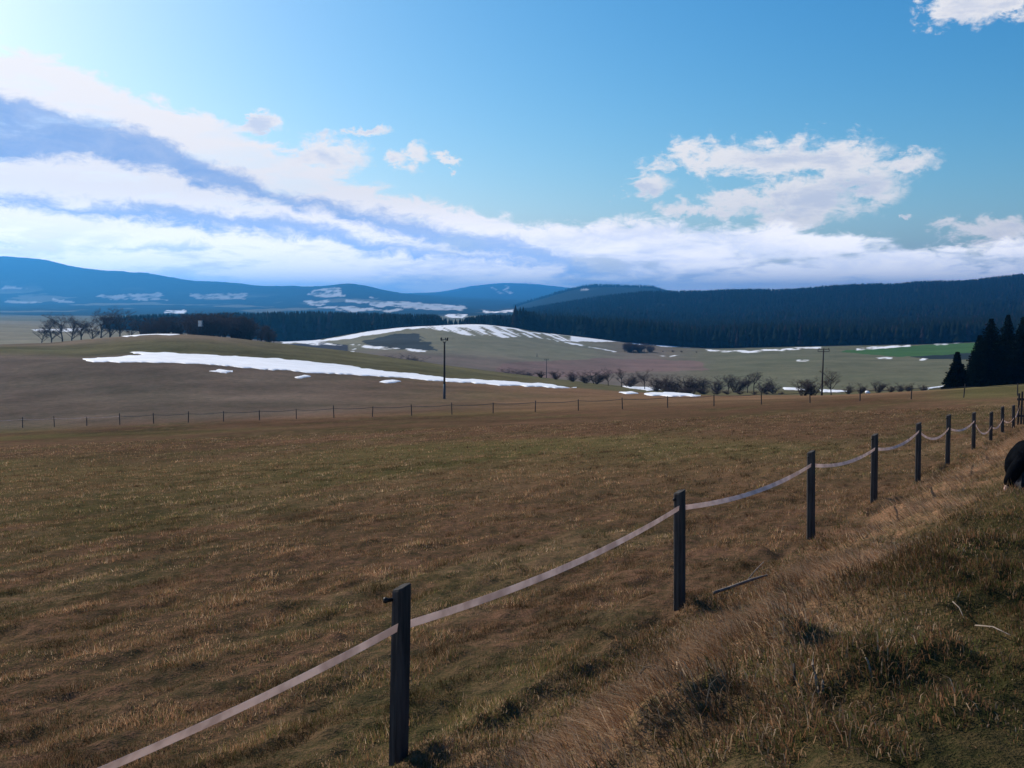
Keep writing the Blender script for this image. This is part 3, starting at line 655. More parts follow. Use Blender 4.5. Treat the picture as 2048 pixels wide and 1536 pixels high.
ordn = ['first', 'second', 'third', 'fourth', 'fifth', 'sixth', 'seventh', 'eighth', 'ninth', 'tenth', 'eleventh', 'twelfth', 'thirteenth', 'fourteenth', 'fifteenth', 'sixteenth', 'seventeenth', 'eighteenth', 'nineteenth', 'twentieth', 'twenty-first']
for i, (x, yt, Yd) in enumerate(row):
    tree = i in (5, 6, 8, 15, 17, 18)
    nm = 'bare_tree' if tree else 'bare_shrub'
    plant(nm, (TREES if tree else SHRUBS)[i % 4], x, yt, Yd, 'leafless %s, %s from the left in the row below the valley field' % ('little tree' if tree else 'shrub', ordn[i]), 'tree' if tree else 'shrub', GS, 0.85 if tree else 1.15)
for i, (x, yt, Yd) in enumerate([(1315, 772, 285), (1340, 770, 280), (1362, 771, 278), (1385, 772, 275), (1408, 774, 275), (1432, 776, 272), (1456, 778, 272), (1482, 780, 270), (1508, 781, 268), (1534, 783, 268), (1560, 784, 266)]):
    plant('bramble_bush', SHRUBS[(i + 1) % 4], x, yt, Yd, 'low dark bush, %s from the left in the thicket behind the jagged snow patch' % ordn[i], 'bush', 'low bushes of the stream thicket', 1.9)
for i, (x, yt, Yd, lb) in enumerate([(1606, 754, 196, 'wide bare bush left of the second pole'), (1627, 748, 198, 'thin bare bush touching the left side of the second pole'),
                                     (1697, 764, 250, 'rounded bare shrub right of the bare tree by the second pole'), (1722, 762, 240, 'dense rounded shrub beside the small white heap'), (1756, 757, 245, 'tallest of the rounded shrubs right of the small white heap'),
                                     (1781, 766, 260, 'low shrub right of the tallest rounded shrub'), (1801, 763, 262, 'small shrub in the middle of the low hedge left of the spruces'), (1818, 763, 262, 'rounded shrub near the right end of the low hedge'), (1846, 766, 265, 'last low shrub of the hedge before the small spruce')]):
    plant('bare_shrub', SHRUBS[i % 4], x, yt, Yd, lb, 'shrub', 'shrubs near the second pole', 0.95)
plant('bare_tree', TREES[1], 1664, 733, 192, 'bare spreading tree just right of the second pole', 'tree', None, 0.85)
for i, (x, yt, Yd) in enumerate([(82, 645, 400), (100, 632, 405), (122, 622, 400), (142, 630, 395), (160, 624, 400), (182, 636, 398), (201, 622, 395), (217, 610, 390), (238, 618, 392), (262, 634, 385), (281, 630, 380)]):
    plant('bare_tree', TREES[i % 4], x, yt, Yd, 'tallest bare tree on the left behind the low hill crest' if i == 7 else 'slender leafless tree, %s from the left behind the low hill crest' % ordn[i], 'tree', 'bare trees on the left hill', 1.0)
for i, (x, yt, Yd, lb) in enumerate([(778, 707, 455, 'small grey shrub behind the crest, left of its darker neighbour'), (797, 708, 455, 'grey shrub between two others behind the crest left of the tall pole'), (826, 705, 455, 'dark shrub behind the crest close to the tall pole'),
                                     (1024, 733, 420, 'left one of two shrubs peeping over the olive crest'), (1042, 735, 420, 'right one of two shrubs peeping over the olive crest'),
                                     (1326, 703, 800, 'small round bush right of the dark copse in the valley'), (1346, 699, 800, 'larger round bush right of the dark copse in the valley'), (1364, 700, 800, 'third bush right of the dark copse in the valley'), (1393, 702, 800, 'lone tiny bush at the end of the copse hedge')]):
    plant('bare_shrub', SHRUBS[i % 4], x, yt, Yd, lb, 'shrub', 'shrubs out in the valley fields', 1.3)
def mass(name, spots, label, cat, wide):
    V = []; T = []; nv = 0
    for x, yt, Yd in spots:
        Xw, zg, H = place_px(x, yt, Yd)
        for me in random.choice(TREES_LO if H > 5 and random.random() < .6 else SHRUBS_LO):
            v = np.empty(len(me.vertices) * 3, np.float32); me.vertices.foreach_get('co', v); v = v.reshape(-1, 3)
            a = random.uniform(0, 6.28); c_, s_ = math.cos(a), math.sin(a)
            me.calc_loop_triangles(); tr = np.empty(len(me.loop_triangles) * 3, np.int32); me.loop_triangles.foreach_get('vertices', tr)
            V.append(np.stack([(v[:, 0] * c_ - v[:, 1] * s_) * H * wide + Xw, (v[:, 0] * s_ + v[:, 1] * c_) * H * wide + Yd, v[:, 2] * H + zg], 1)); T.append(tr.reshape(-1, 3) + nv); nv += len(v)
    return tag(link(name, np_mesh(name, np.concatenate(V), np.concatenate(T), M_TWIG)), label, cat, kind='stuff')
sp_ = []
for i in range(70):
    x = random.uniform(285, 548); top = np.interp(x, [285, 300, 380, 410, 470, 520, 548], [636, 634, 626, 616, 624, 636, 656]) + random.uniform(-2, 14)
    sp_.append((x, top, random.uniform(348, 392)))
mass('thicket', sp_, 'dense brown leafless thicket along the crest left of the forest strip', 'thicket', 0.8)
mass('copse', [(random.uniform(1244, 1306), random.uniform(684, 692), random.uniform(780, 800)) for i in range(26)], 'dark rounded copse standing alone in the valley field', 'copse', 1.2)

def spruce_mesh(seed, H, R):
    rnd = random.Random(seed); twigs = []; tr = MB().tube([(0, 0, -0.3), (0, 0, H * 0.5), (0, 0, H * 0.98)], [H * 0.018, H * 0.011, 0.01], 7)
    V = []; T = []
    z = H * 0.04
    while z < H * 0.985:
        f = 1 - z / H; L = R * (f ** 0.8) * rnd.uniform(0.85, 1.12) + 0.05; n = max(6, int(22 * f) + 5)
        for k in range(n):
            a = 6.283 * k / n + rnd.uniform(-.3, .3); l = L * rnd.uniform(0.7, 1.12); d = Vector((math.cos(a), math.sin(a), 0)); sd = Vector((-d.y, d.x, 0))
            droop = -0.28 + 0.55 * (z / H)
            ns = max(2, int(l / 0.28))
            for j in range(ns):
                r0 = l * (j + 0.3) / ns; p_ = Vector((0, 0, z)) + d * r0 + Vector((0, 0, droop * r0))
                wd = 0.34 * (1.15 - r0 / l) * (0.5 + f) + 0.08
                for m_ in (-1, 1):
                    e = p_ + d * rnd.uniform(.15, .4) * (0.5 + f) + sd * m_ * wd * rnd.uniform(.6, 1.3) + Vector((0, 0, rnd.uniform(-.24, .05)))
                    b0 = len(V); V += [p_ + Vector((0, 0, .03)), p_ + d * 0.22 + Vector((0, 0, -.02)), e, p_ + Vector((0, 0, -.16)) + sd * m_ * wd * .4]; T += [(b0, b0 + 1, b0 + 2), (b0, b0 + 2, b0 + 3)]
        z += H * 0.015 + 0.03
    V += [Vector((-.05, 0, H * .95)), Vector((.05, 0, H * .95)), Vector((0, 0, H))]; T.append((len(V) - 3, len(V) - 2, len(V) - 1))
    return tr, np.array([tuple(v) for v in V]), np.array(T)
for i, (x, yt, Yd, wpx, lb) in enumerate([(1915, 702, 150, 52, 'small dark spruce standing apart at the right field edge'), (1983, 634, 166, 96, 'big dark spruce right of the small spruce'), (1960, 668, 172, 70, 'dark spruce half hidden behind the left side of the big spruce'), (2017, 627, 174, 84, 'pointed dark spruce next to the picture edge'),
                                          (2048, 630, 170, 92, 'dark spruce cut by the picture edge'), (2090, 610, 178, 80, 'tall spruce just outside the picture on the right')]):
    Xw, zg, H = place_px(x, yt, Yd); tr, V, T = spruce_mesh(200 + i, H, wpx / F * Yd * 0.5)
    root = link('spruce_tree', None, None, (Xw, Yd, zg)); tr.build('trunk', M_BARK, root); link('crown', np_mesh('spruce_crown', V, T, M_NEEDLE), root)
    tag(root, lb, 'tree', 'spruces on the right')

# ------------------------------------------------------------------ power poles, masts, hide
def power_pole(x, ytop, Yd, label, kind, lean=0.0):
    Xw, zg, H = place_px(x, ytop, Yd); root = link('power_pole', None, None, (Xw, Yd, zg)); root.rotation_euler.y = lean
    MB().tube([(0, 0, -0.5), (0, 0, 2.2)], [0.19, 0.185], 10).build('pole_base', M_STEEL if kind == 'A' else M_POLE, root, True)
    MB().tube([(0, 0, 0.6), (0, 0, H * 0.5), (0, 0, H - (0.55 if kind == 'A' else 0.0))], [0.17, 0.145, 0.115], 10).build('pole_shaft', M_POLE, root, True)
    if kind == 'A':
        MB().box((0, -0.16, H - 0.25), (1.05, 0.10, 0.10)).build('crossarm', M_STEEL, root)
        for s_ in (-1, 1):
            MB().tube([(0, -0.14, H - 0.95), (s_ * 0.28, -0.15, H - 0.30)], [0.04, 0.04], 6).build('brace', M_STEEL, root)
            MB().tube([(s_ * 0.46, -0.16, H - 0.42), (s_ * 0.46, -0.16, H - 0.1), (s_ * 0.46, -0.16, H + 0.02), (s_ * 0.46, -0.16, H + 0.10)], [0.07, 0.12, 0.12, 0.05], 8).build('insulator', M_BLACKPLASTIC, root, True)
        MB().tube([(0.18, -0.16, H - 0.2), (0.18, -0.16, H - 0.05), (0.18, -0.16, H + 0.05)], [0.06, 0.09, 0.04], 8).build('insulator', M_BLACKPLASTIC, root, True)
    else:
        wd = 1.05
        for dz in (0.0, 0.42): MB().box((0, -0.16, H - 0.05 - dz), (2 * wd, 0.10, 0.11)).build('crossarm', M_STEEL, root)
        for u in (-wd, 0, wd): MB().box((u, -0.16 + 0.11, H - 0.26), (0.10, 0.09, 0.60)).build('upright', M_STEEL, root)
        for u in (-0.9, 0.0, 0.9): MB().tube([(u, -0.16, H + 0.01), (u, -0.16, H + 0.16), (u, -0.16, H + 0.22)], [0.05, 0.07, 0.03], 8).build('insulator', M_BLACKPLASTIC, root, True)
    return tag(root, label, 'pole', 'wooden power poles')
power_pole(888, 676, 147, 'tall thin power pole with short forked crossarm in the pasture', 'A', 0.008)
power_pole(1646, 698, 188, 'power pole with wide double crossarm beside the bare tree', 'B', 0.012)
power_pole(1093, 718, 470, 'distant power pole rising out of the shrub row', 'B')
power_pole(1074, 721, 640, 'faint far power pole left of the one in the shrub row', 'A')
for x, yt, lb in [(1052, 562, 'left of two tiny masts on the far summit'), (1061, 563, 'right of two tiny masts on the far summit')]:
    Xw, zg, H = place_px(x, yt, 14000); root = link('radio_mast', None, None, (Xw, 14000, zg - 2))
    MB().tube([(0, 0, 0), (0, 0, H * .6), (0, 0, H + 2)], [4, 3, 1.5], 6).build('shaft', M_STEEL, root); MB().tube([(0, 0, H * .62), (0, 0, H * .78)], [6, 6], 8).build('platform', M_STEEL, root)
    tag(root, lb, 'mast', 'masts on the far summit')
Xw, zg, H = place_px(401, 640, 346); root = link('hunting_stand', None, None, (Xw, 346, zg))
for sx in (-.6, .6):
    for sy in (-.6, .6): MB().tube([(sx * 1.4, sy * 1.4, -.3), (sx, sy, H - 2.2)], [.08, .07], 6).build('leg', M_POLE, root)
MB().box((0, 0, H - 1.2), (1.25, 1.5, 2.0)).build('cabin', M_WALL, root); MB().box((0, 0, H - .12), (1.6, 1.9, .12)).build('roof', M_ROOF, root); MB().box((.635, 0, H - 1.0), (.03, .7, .4)).build('window_opening', M_GLASS, root)
lad = MB()
for sx in (-.25, .25): lad.tube([(sx, -1.9, -.2), (sx, -.8, H - 2.2)], [.04, .04], 5)
for k in range(7): f = (k + .5) / 7; lad.tube([(-.25, -1.9 + 1.1 * f, f * (H - 2.2)), (.25, -1.9 + 1.1 * f, f * (H - 2.2))], [.03, .03], 5)
lad.build('ladder', M_POLE, root)
tag(root, 'pale hunting stand among the bare trees on the left crest', 'hunting stand')
Xw, Yw = float(ray(1735, 786)[0]) * 152, 152.0; bm = bmesh.new(); bmesh.ops.create_icosphere(bm, subdivisions=3, radius=0.36)
for v in bm.verts: v.co *= 1 + 0.35 * float(fbm(np.array([v.co.x * 3 + 9]), np.array([v.co.y * 3 + v.co.z * 2]), 2, 3)[0]); v.co.z *= 0.75
me = bpy.data.meshes.new('snow_heap'); bm.to_mesh(me); bm.free(); me.materials.append(M_SNOW); me.polygons.foreach_set('use_smooth', [True] * len(me.polygons))
tag(link('snow_heap', me, None, (Xw, Yw, float(height(Xw, Yw)) + 0.14)), 'small white heap at the field edge below the rounded shrubs', 'snow')

# ------------------------------------------------------------------ paddock fence with sagging white tape
PY_ = [1.9, 5.69, 9.38, 13.35, 16.7, 20.25, 23.6, 27.6, 31.1, 34.0, 37.3]
TOPS = [None, (810, 1174), (1357, 983), (1618, 903), (1750, 869), (1833, 846), (1891, 830), (1942, 825), (1981, 824), (2003, 823), (2028, 816)]
TAPE = [None, 1250, 1014, 929, 897, 862, 856, 842, 853, 838, 836]
fence = link('paddock_fence', None, None, (FM * 5.69 + FC, 5.69, float(height(FM * 5.69 + FC, 5.69, False)))); FO = fence.location.copy()
tag(fence, 'weathered square-post fence strung with white tape running away to the right', 'fence')
TP = []
for i, Yp in enumerate(PY_):
    Xp = FM * Yp + FC; zg = float(height(Xp, Yp))
    if TOPS[i]:
        H = float(ray(*TOPS[i])[1]) * Yp - zg; tz = float(ray(1000, TAPE[i])[1]) * Yp - zg; lean = (TOPS[i][0] - 1024) / F * Yp * 1.0
    else: H, tz = 1.1, 0.80
    H = min(max(H, 0.85), 1.3); rnd = random.Random(i * 3 + 1)
    w = 0.058 if i < 8 else 0.056
    mb = MB(); cs = []
    pr = [(-.35, 1.02), (0.0, 1.0), (H * .35, .98), (H * .7, 1.0), (H - .012, .96), (H, .88)]
    rot = math.radians(50 + rnd.uniform(-8, 8)); lx, ly = rnd.uniform(-.018, .018), rnd.uniform(-.02, .02)
    if i == 1: lx, ly = 0.026, 0.01
    if i >= 3: lx -= 0.02
    n = 12; base = 0
    for zz, s_ in pr:
        for k in range(n):
            a = 2 * math.pi * k / n + math.pi / 4
            sq = 1 / max(abs(math.cos(2 * math.pi * k / n)), abs(math.sin(2 * math.pi * k / n)), 0.78)   # square with worn corners
            r = w * 0.86 * s_ * sq * (1 + rnd.uniform(-.03, .03))
            aa = 2 * math.pi * k / n + rot
            tilt = 0.02 * math.cos(aa) if zz >= H - .02 else 0
            mb.v.append(Vector((math.cos(aa) * r + lx * zz, math.sin(aa) * r + ly * zz, zz + tilt)))
    for j in range(len(pr) - 1):
        for k in range(n): a, b_ = j * n + k, j * n + (k + 1) % n; mb.f.append((a, b_, b_ + n, a + n))
    mb.f.append(tuple((len(pr) - 1) * n + k for k in range(n)))
    post = mb.build('post', M_POST, fence); post.location = Vector((Xp, Yp, zg)) - FO
    ins = MB().tube([(-.02, -.0, H - .075), (-.05, -.01, H - .075), (-.066, -.012, H - .075), (-.078, -.014, H - .075)], [.012, .013, .02, .014], 8).build('insulator', M_BLACKPLASTIC, post, True)
    TP.append(Vector((Xp + lx * tz - 0.012, Yp + ly * tz - 0.052, zg + tz)))
GX, GY = FM * 38.9 + FC, 38.9
TP.append(Vector((GX, GY - .06, float(height(GX, GY)) + 0.75)))
SAG = [.12, .085, .10, .10, .12, .20, .14, .28, .16, .14, .12]
for i in range(len(TP) - 1):
    A, B = TP[i], TP[i + 1]; n = 36; V = []; Fc = []; rnd = random.Random(i + 50); tw = rnd.uniform(0.6, 1.5) * rnd.choice((-1, 1)); hw = 0.025
    along = (B - A).normalized(); side = along.cross(Vector((0, 0, 1))).normalized()
    for j in range(n + 1):
        f = j / n; p_ = A.lerp(B, f) - Vector((0, 0, SAG[i] * 4 * f * (1 - f)))
        ang = 0.12 + (0.3 if i < 2 else 0.6) * tw * math.sin(math.pi * f) ** 2; up = Vector((0, 0, 1)) * math.cos(ang) + side * math.sin(ang); th = along.cross(up).normalized() * 0.0009
        V += [p_ + up * hw + th, p_ - up * hw + th, p_ - up * hw - th, p_ + up * hw - th]
    for j in range(n):
        for k in range(4): a, b_ = j * 4 + k, j * 4 + (k + 1) % 4; Fc.append((a, b_, b_ + 4, a + 4))
    mb = MB(); mb.v = [v - FO for v in V]; mb.f = Fc + [(0, 1, 2, 3), tuple(n * 4 + k for k in (3, 2, 1, 0))]
    mb.build('tape', M_TAPE, fence)
# paling gate at the far end
gate = link('paling_gate', None, None, (GX, GY, float(height(GX, GY)))); gz = gate.location.z
for k in range(14):
    bx, by = k * 0.105, -k * 0.02; zz = float(height(GX + bx, GY + by)) - gz; hh = 1.3 + random.uniform(-.06, .05)
    o = MB().box((bx, by, zz + hh / 2 - .02), (0.075, 0.022, hh)).build('paling', M_POST, gate, bevel=0.006); o.rotation_euler.z = random.uniform(-.05, .05)
for hh in (0.35, 1.0): MB().box((0.68, -0.13 + .03, hh), (1.5, 0.035, 0.09), Matrix.Rotation(-0.19, 3, 'Z')).build('rail', M_POST, gate)
tag(gate, 'grey upright paling gate at the far end of the tape fence', 'gate')

# ------------------------------------------------------------------ far fence across the pasture
ff = None; A = np.array([ray(45, 850)[0] * 110, 110.0]); B = np.array([ray(1720, 800)[0] * 87, 87.0]); prev = None
for k in range(-3, 26):
    f = k / 21; P_ = A + (B - A) * f; Xw, Yw = P_
    zg = float(height(Xw, Yw))
    if ff is None:
        ff = link('pasture_fence', None, None, (Xw, Yw, zg)); FFO = ff.location.copy(); tag(ff, 'line of thin dark stakes crossing the far side of the pasture', 'fence')
        stake = MB().tube([(0, 0, -.3), (0, 0, .6), (0, 0, 1.15)], [.05, .048, .042], 6).mesh('stake', M_POST)
    o = link('post', stake, ff, Vector((Xw, Yw, zg)) - FFO); o.rotation_euler = (random.uniform(-.05, .05), random.uniform(-.05, .05), random.uniform(0, 3)); o.scale.z = random.uniform(.88, 1.1)
    here = Vector((Xw, Yw - .05, zg + .95)) - FFO
    if prev is not None:
        mb = MB(); n = 8; V = []
        for j in range(n + 1):
            u = j / n; p_ = prev.lerp(here, u) - Vector((0, 0, .10 * 4 * u * (1 - u))); V += [p_ + Vector((0, .003, .02)), p_ + Vector((0, .003, -.02)), p_ + Vector((0, -.003, -.02)), p_ + Vector((0, -.003, .02))]
        mb.v = V; mb.f = [(j * 4 + c_, j * 4 + (c_ + 1) % 4, j * 4 + 4 + (c_ + 1) % 4, j * 4 + 4 + c_) for j in range(n) for c_ in range(4)]
        mb.build('tape', M_TAPE if k < 4 else M_STEEL, ff)
    prev = here

# ------------------------------------------------------------------ fallen sticks and stalks on the bank
def stick(name, pix_pts, rads, mat, label, lift=0.03, cat='stick', side=None):
    P_ = [Vector(hit(x, y, fine=True)) + Vector((0, 0, lift + h)) for x, y, h in pix_pts]; o = P_[0].copy()
    root = link(name, None, None, o)
    MB().tube([p_ - o for p_ in P_], rads, 7).build('stem', mat, root, True)
    if side:
        S = [Vector(hit(x, y, fine=True)) + Vector((0, 0, lift + h)) - o for x, y, h in side]
        MB().tube(S, np.linspace(rads[0] * .5, rads[0] * .25, len(S)), 6).build('side_twig', mat, root, True)
    return tag(root, label, cat, 'sticks and stalks on the bank')
stick('fallen_branch', [(1428, 1196, 0), (1460, 1187, .01), (1500, 1176, .03), (1536, 1163, .02)], [.016, .018, .016, .009], M_STICK, 'pale forked stick lying on the grass right of the second post', 0.05, side=[(1492, 1178, .02), (1508, 1160, .04), (1527, 1142, .05)])
stick('dead_stalk', [(1637, 1388, 0), (1630, 1372, .05), (1624, 1372, .1), (1625, 1365, .15)], [.008, .007, .006, .003], M_STICK, 'pale upright dead stalk on the bank', 0)
stick('dead_stalk', [(1645, 1386, 0), (1645, 1380, .04), (1644, 1378, .07)], [.007, .006, .005], M_STICK, 'short pale stalk right beside the upright dead stalk', 0)
stick('dead_stalk', [(1744, 1358, 0), (1735, 1348, .05), (1730, 1344, .07)], [.006, .005, .004], M_STICK, 'thin leaning stalk right of the dark hummock', 0)
stick('dead_stalk', [(1588, 1372, 0), (1588, 1366, .06), (1587, 1360, .08)], [.008, .008, .006], M_DARKSTICK, 'dark short stalk left of the pale upright stalk', 0)
stick('fallen_branch', [(1272, 1368, 0), (1290, 1352, .02), (1315, 1352, .03), (1330, 1358, .0)], [.008, .010, .010, .006], M_DARKSTICK, 'dark crooked twig lying in the straw near the picture bottom', 0.04)
stick('fallen_branch', [(1905, 1222, 0), (1918, 1235, .01), (1925, 1252, .01)], [.004, .004, .003], M_STICK, 'thin pale twig on the green turf at the right', 0.05)
stick('fallen_branch', [(1950, 1270, 0), (1985, 1278, .01), (2020, 1295, .01)], [.0045, .0045, .003], M_STICK, 'long pale twig near the right picture edge', 0.06)

# ------------------------------------------------------------------ person sitting on the bank, cut by the picture edge
def skin_object(name, verts, edges, radii, mat, parent, sub=2, root_i=0):
    me = bpy.data.meshes.new(name); bm = bmesh.new(); lay = bm.verts.layers.skin.verify(); bv = [bm.verts.new(v) for v in verts]
    for e in edges: bm.edges.new((bv[e[0]], bv[e[1]]))
    for i, r in enumerate(radii): bv[i][lay].radius = (r, r); bv[i][lay].use_root = (i == root_i)
    bm.to_mesh(me); bm.free()
    me.materials.append(mat); o = link(name, me, parent)
    m_ = o.modifiers.new('skin', 'SKIN'); m_.use_smooth_shade = True; m_ = o.modifiers.new('sub', 'SUBSURF'); m_.levels = m_.render_levels = sub
    return o
hx, hy, _z = hit(2012, 966)
hy = 13.7; hx = float(ray(2011, 966)[0]) * hy
per = link('person', None, None, (hx + 0.33, hy + 0.27, float(height(hx + 0.33, hy + 0.27)) + 0.04)); pz = per.location.z
hz = float(height(hx, hy)) - pz
WR = (-.32, -.27, hz + .13)
V = [(0, 0, .15), (-.03, 0, .36), (.04, 0, .54), (.19, 0, .62), (.27, 0, .68), (.32, 0, .76), (.33, 0, .86),
     (.08, -.19, .54), (-.19, -.27, .33), WR, (WR[0] - .01, WR[1], WR[2] - .07),
     (.10, .19, .54), (.30, .26, .34), (.48, .16, .42), (.54, .14, .44),
     (.05, -.11, .13), (.45, -.14, .44), (.66, -.13, .08), (.80, -.13, .03), (.05, .11, .13), (.45, .14, .44), (.66, .13, .08), (.80, .13, .03)]
E_ = [(0, 1), (1, 2), (2, 3), (3, 4), (4, 5), (5, 6), (2, 7), (7, 8), (8, 9), (9, 10), (2, 11), (11, 12), (12, 13), (13, 14), (0, 15), (15, 16), (16, 17), (17, 18), (0, 19), (19, 20), (20, 21), (21, 22)]
R_ = [.13, .14, .14, .06, .065, .09, .075, .06, .042, .028, .04, .06, .042, .028, .035, .09, .06, .042, .035, .09, .06, .042, .035]
body = skin_object('body', V, E_, R_, M_SKIN, per)
for k, (dx_, ln) in enumerate([(-.034, .075), (-.012, .085), (.010, .08), (.03, .062)]):
    b0 = (WR[0] - .01 + dx_ * .5, WR[1] - .01, WR[2] - .08)
    skin_object('finger', [b0, (b0[0] + dx_ * .4, b0[1] - .012, b0[2] - ln * .5), (b0[0] + dx_ * .5 + .004, b0[1] - .004, b0[2] - ln)], [(0, 1), (1, 2)], [.010, .009, .007], M_SKIN, body, 1)
skin_object('finger', [(WR[0] + .02, WR[1] - .01, WR[2] - .04), (WR[0] + .05, WR[1] - .02, WR[2] - .075), (WR[0] + .055, WR[1] - .015, WR[2] - .105)], [(0, 1), (1, 2)], [.012, .010, .008], M_SKIN, body, 1)
skin_object('coat', [(0.02, 0, .13), (-.03, 0, .34), (.05, 0, .53), (.17, 0, .61), (.08, -.19, .53), (-.19, -.27, .335), (WR[0] + .005, WR[1], WR[2] + .01), (.10, .19, .53), (.30, .26, .34), (.46, .17, .41)],
            [(0, 1), (1, 2), (2, 3), (2, 4), (4, 5), (5, 6), (2, 7), (7, 8), (8, 9)], [.21, .22, .21, .10, .11, .105, .07, .11, .09, .05], M_COAT, per)
skin_object('trousers', [(0, 0, .14), (.05, -.11, .13), (.45, -.14, .44), (.64, -.13, .13), (.05, .11, .13), (.45, .14, .44), (.64, .13, .13)], [(0, 1), (1, 2), (2, 3), (0, 4), (4, 5), (5, 6)], [.15, .105, .08, .062, .105, .08, .062], M_TROUSER, per)
skin_object('hair', [(.29, 0, .80), (.32, 0, .89), (.27, 0, .76)], [(0, 1), (0, 2)], [.10, .085, .07], M_HAIR, per)
for s_ in (-1, 1): skin_object('shoe', [(.63, s_ * .13, .06), (.72, s_ * .13, .05), (.84, s_ * .135, .04)], [(0, 1), (1, 2)], [.055, .05, .04], M_SHOE, per)
for s_ in (-1, 1): skin_object('ear', [(.30, s_ * .088, .775), (.295, s_ * .098, .80)], [(0, 1)], [.014, .018], M_SKIN, body, 1)
skin_object('nose', [(.405, 0, .80), (.425, 0, .775)], [(0, 1)], [.010, .015], M_SKIN, body, 1)
tag(per, 'person in black coat sitting on the bank, bare hand on grass, cut by right edge', 'person')

# ------------------------------------------------------------------ grass: real blades near the camera
def blades(name, X, Y, hgt, wid, lean, ldir, col, label, bent):
    n = len(X); Z = height(X, Y); a = RNG.uniform(0, 6.283, n); ux, uy = np.cos(a) * wid * .5, np.sin(a) * wid * .5
    lx, ly = np.cos(ldir), np.sin(ldir); up = np.sqrt(np.clip(1 - lean ** 2, 0.03, 1))
    B0 = np.stack([X - ux, Y - uy, Z - .012], 1); B1 = np.stack([X + ux, Y + uy, Z - .012], 1)
    tip = np.stack([X + lx * hgt * lean, Y + ly * hgt * lean, Z + hgt * up * np.where(bent, .72, 1)], 1)
    if not bent.any():
        V = np.stack([B0, B1, tip], 1); tri = np.array([(0, 1, 2)])
    else:
        mid = np.stack([X + lx * hgt * lean * .38, Y + ly * hgt * lean * .38, Z + hgt * up * .62], 1); off = np.stack([ux, uy, ux * 0], 1) * .8
        V = np.stack([B0, B1, mid - off, mid + off, tip], 1); tri = np.array([(0, 1, 3), (0, 3, 2), (2, 3, 4)])
    nv = V.shape[1]; T = (np.arange(n)[:, None, None] * nv + tri[None]).reshape(-1, 3)
    Cc = np.ones((n, nv, 4), np.float32); Cc[:, :, :3] = col[:, None, :]
    return tag(link(name, np_mesh(name, V.reshape(-1, 3), T, M_GRASS, Cc.reshape(-1, 4))), label, 'grass', kind='stuff')
def wedge(n, y0, y1, tm=0.6):
    Yv = np.sqrt(RNG.uniform(y0 ** 2, y1 ** 2, n)); return RNG.uniform(-tm, tm, n) * Yv, Yv
PAL = np.array([(0.33, 0.205, 0.115), (0.215, 0.112, 0.056), (0.125, 0.100, 0.036), (0.085, 0.090, 0.028), (0.42, 0.30, 0.19)])
def pick(w):
    c_ = np.cumsum(w / w.sum(1, keepdims=True), 1); k = (RNG.random(len(w))[:, None] > c_).sum(1).clip(0, 4)
    return PAL[k] * RNG.uniform(0.65, 1.25, (len(w), 1))
xs, ys_, hs_, ws_ = [], [], [], []
for y0, y1, dens, wm, hm in [(2.4, 7, 5200, 1.0, 1.0), (7, 12, 2600, 1.3, 1.0), (12, 20, 1000, 1.9, 1.05), (20, 34, 330, 3.0, 1.15), (34, 62, 80, 5.0, 1.3)]:
    n = int(dens * 0.6 * (y1 ** 2 - y0 ** 2)); a, b_ = wedge(n, y0, y1); s_, q_ = fence_sq(a, b_)
    clump = fbm(q_ * 2.0, s_ * 4.6, 3, 401); k = (s_ < 0.45) & (clump > -0.38 + 0.42 * RNG.random(n))
    a, b_, clump = a[k], b_[k], clump[k]; m_ = len(a)
    xs.append(a); ys_.append(b_); hs_.append((0.018 + 0.085 * np.clip(clump + .2, 0, 1) ** 1.4) * RNG.uniform(.6, 1.5, m_) * hm); ws_.append(RNG.uniform(.0035, .0065, m_) * wm)
a, b_, hgt, wid = map(np.concatenate, (xs, ys_, hs_, ws_)); s_, q_ = fence_sq(a, b_)
pa = fbm(q_ * 0.11, s_ * 0.35, 3, 101); pb = fbm(q_ * 0.5, s_ * 1.6, 3, 111)
gr = sstep(pa + 0.5 * pb, -0.05, 0.45); st = sstep(pa * 0.6 + pb, 0.15, 0.6)
w = np.stack([0.7 + 1.4 * st, 1.3 - .7 * gr, 0.45 + 1.2 * gr, 0.12 + 0.7 * gr, 0.15 + .5 * st], 1)
blades('grass', a, b_, hgt, wid, RNG.uniform(0.2, 0.9, len(a)), RNG.uniform(0, 6.283, len(a)), pick(w) * np.clip(1.02 + 1.5 * fbm(q_ * 0.9, s_ * 2.6, 3, 421) + 1.3 * fbm(q_ * 3.4, s_ * 7, 2, 423), .28, 1.9)[:, None], 'short grazed brown and olive grass covering the pasture', np.zeros(len(a), bool))
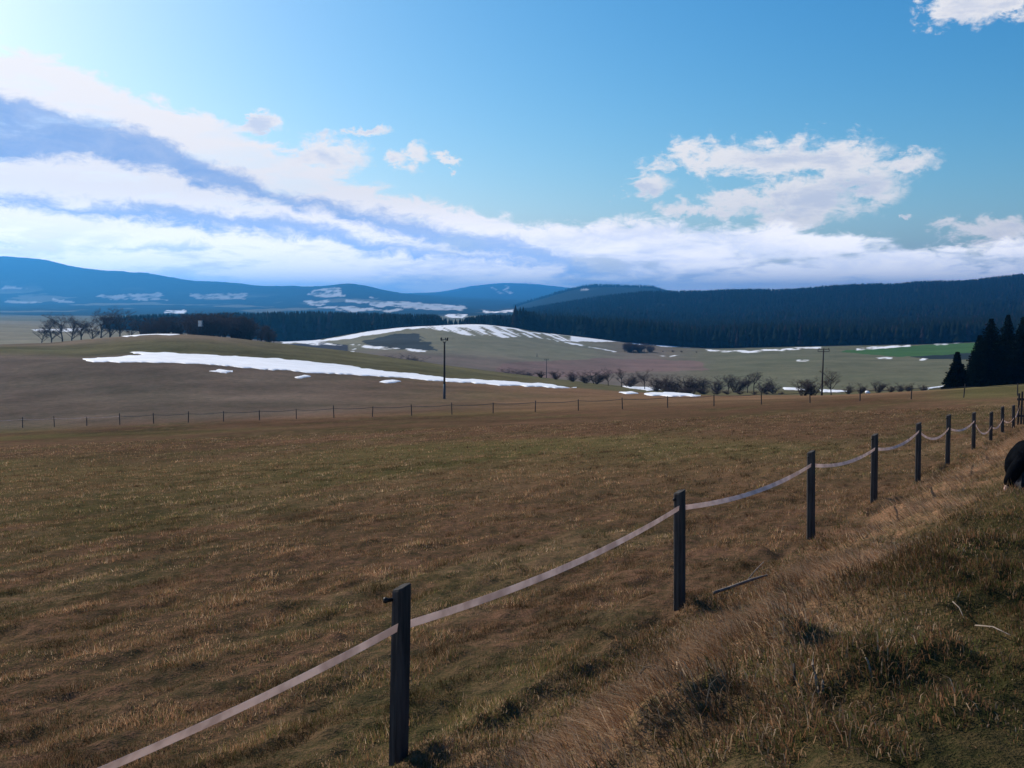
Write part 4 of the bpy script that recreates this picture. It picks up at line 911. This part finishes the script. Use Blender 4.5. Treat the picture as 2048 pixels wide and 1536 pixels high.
# long thatch and tussocks on the bank
def bank_grass(y0, y1, dens, wm, bent):
    n = int(dens * 0.9 * (y1 ** 2 - y0 ** 2) * .6); a, b_ = wedge(n, y0, y1, 0.75); a = a + RNG.uniform(0, .1, n); s_, q_ = fence_sq(a, b_)
    k = (s_ > 0.05) & (s_ < 9); a, b_, s_, q_ = a[k], b_[k], s_[k], q_[k]
    r = fbm(q_ * 1.5, s_ * 2.2, 3, 41); keep = RNG.random(len(a)) < np.clip(.9 + 1.0 * r + .4 * np.exp(-((s_ - 1.2) / .8) ** 2), .15, 1)
    a, b_, s_, q_, r = a[keep], b_[keep], s_[keep], q_[keep], r[keep]; n = len(a)
    brow = np.exp(-((s_ - 1.25 - 0.5 * fbm(q_ * 0.3, q_ * 0, 2, 131)) / 0.85) ** 2) * np.clip(.8 + fbm(q_ * 1.2, s_ * .7, 3, 133), 0, 1.3)
    mg = sum(np.exp(-((a - m_[0]) ** 2 + (b_ - m_[1]) ** 2) / (m_[2] * 1.2) ** 2) for m_ in MOUNDS)
    tus = np.clip(r * 2.2 + 1.1 * mg, 0, 1.2)
    hgt = (0.028 + 0.11 * brow + 0.06 * tus) * RNG.uniform(.55, 1.45, n)
    lean = np.clip(0.66 + 0.32 * brow + RNG.normal(0, .16, n), .15, .985)
    down = math.atan2(FDX, -FDY)                       # fall line: away from the bank, to the left
    ldir = down + RNG.normal(0, 1, n) * (.3 + 1.3 * (1 - np.clip(brow, 0, 1))) - 0.1 + 0.9 * fbm(q_ * .8, s_ * .8, 2, 411)
    wgt = np.stack([0.25 + 2.8 * brow, 0.55 + 0.35 * brow + 1.5 * tus, 0.9 - .6 * np.clip(brow, 0, 1), 0.85 - .75 * np.clip(brow, 0, 1), .10 + 2.0 * brow], 1)
    blades('grass', a, b_, hgt, RNG.uniform(.0035, .0065, n) * wm, lean, ldir, pick(np.clip(wgt, .02, None)) * np.clip(1 + 0.9 * fbm(q_ * 1.2, s_ * 2.0, 3, 431)* (1 - .38 * sstep(s_, 1.6, 3.5)) + .35 * np.clip(brow, 0, 1), .3, 2.0)[:, None], 'long straw-coloured grass and green turf on the %s bank right of the fence' % ('near' if bent else 'farther'), np.full(n, bent))
bank_grass(2.4, 11, 4200, 1.1, True)
bank_grass(11, 42, 700, 2.2, False)

# ------------------------------------------------------------------ haze
HZ = MB().box((0, 10300, (328 - 160) / 2), (44000, 21100, 488))
M_HAZE = bpy.data.materials.new('haze_air'); M_HAZE.use_nodes = True; M_HAZE.node_tree.nodes.clear(); q = G(M_HAZE.node_tree)
pv = q.node('ShaderNodeVolumePrincipled'); pv.inputs['Color'].default_value = (0.07, 0.42, 1.0, 1); pv.inputs['Density'].default_value = 0.000115; pv.inputs['Anisotropy'].default_value = 0.6
q.put(q.node('ShaderNodeOutputMaterial').inputs['Volume'], pv.outputs[0])
tag(HZ.build('haze', M_HAZE), 'thin blue haze filling the wide valley air', 'haze', kind='stuff')
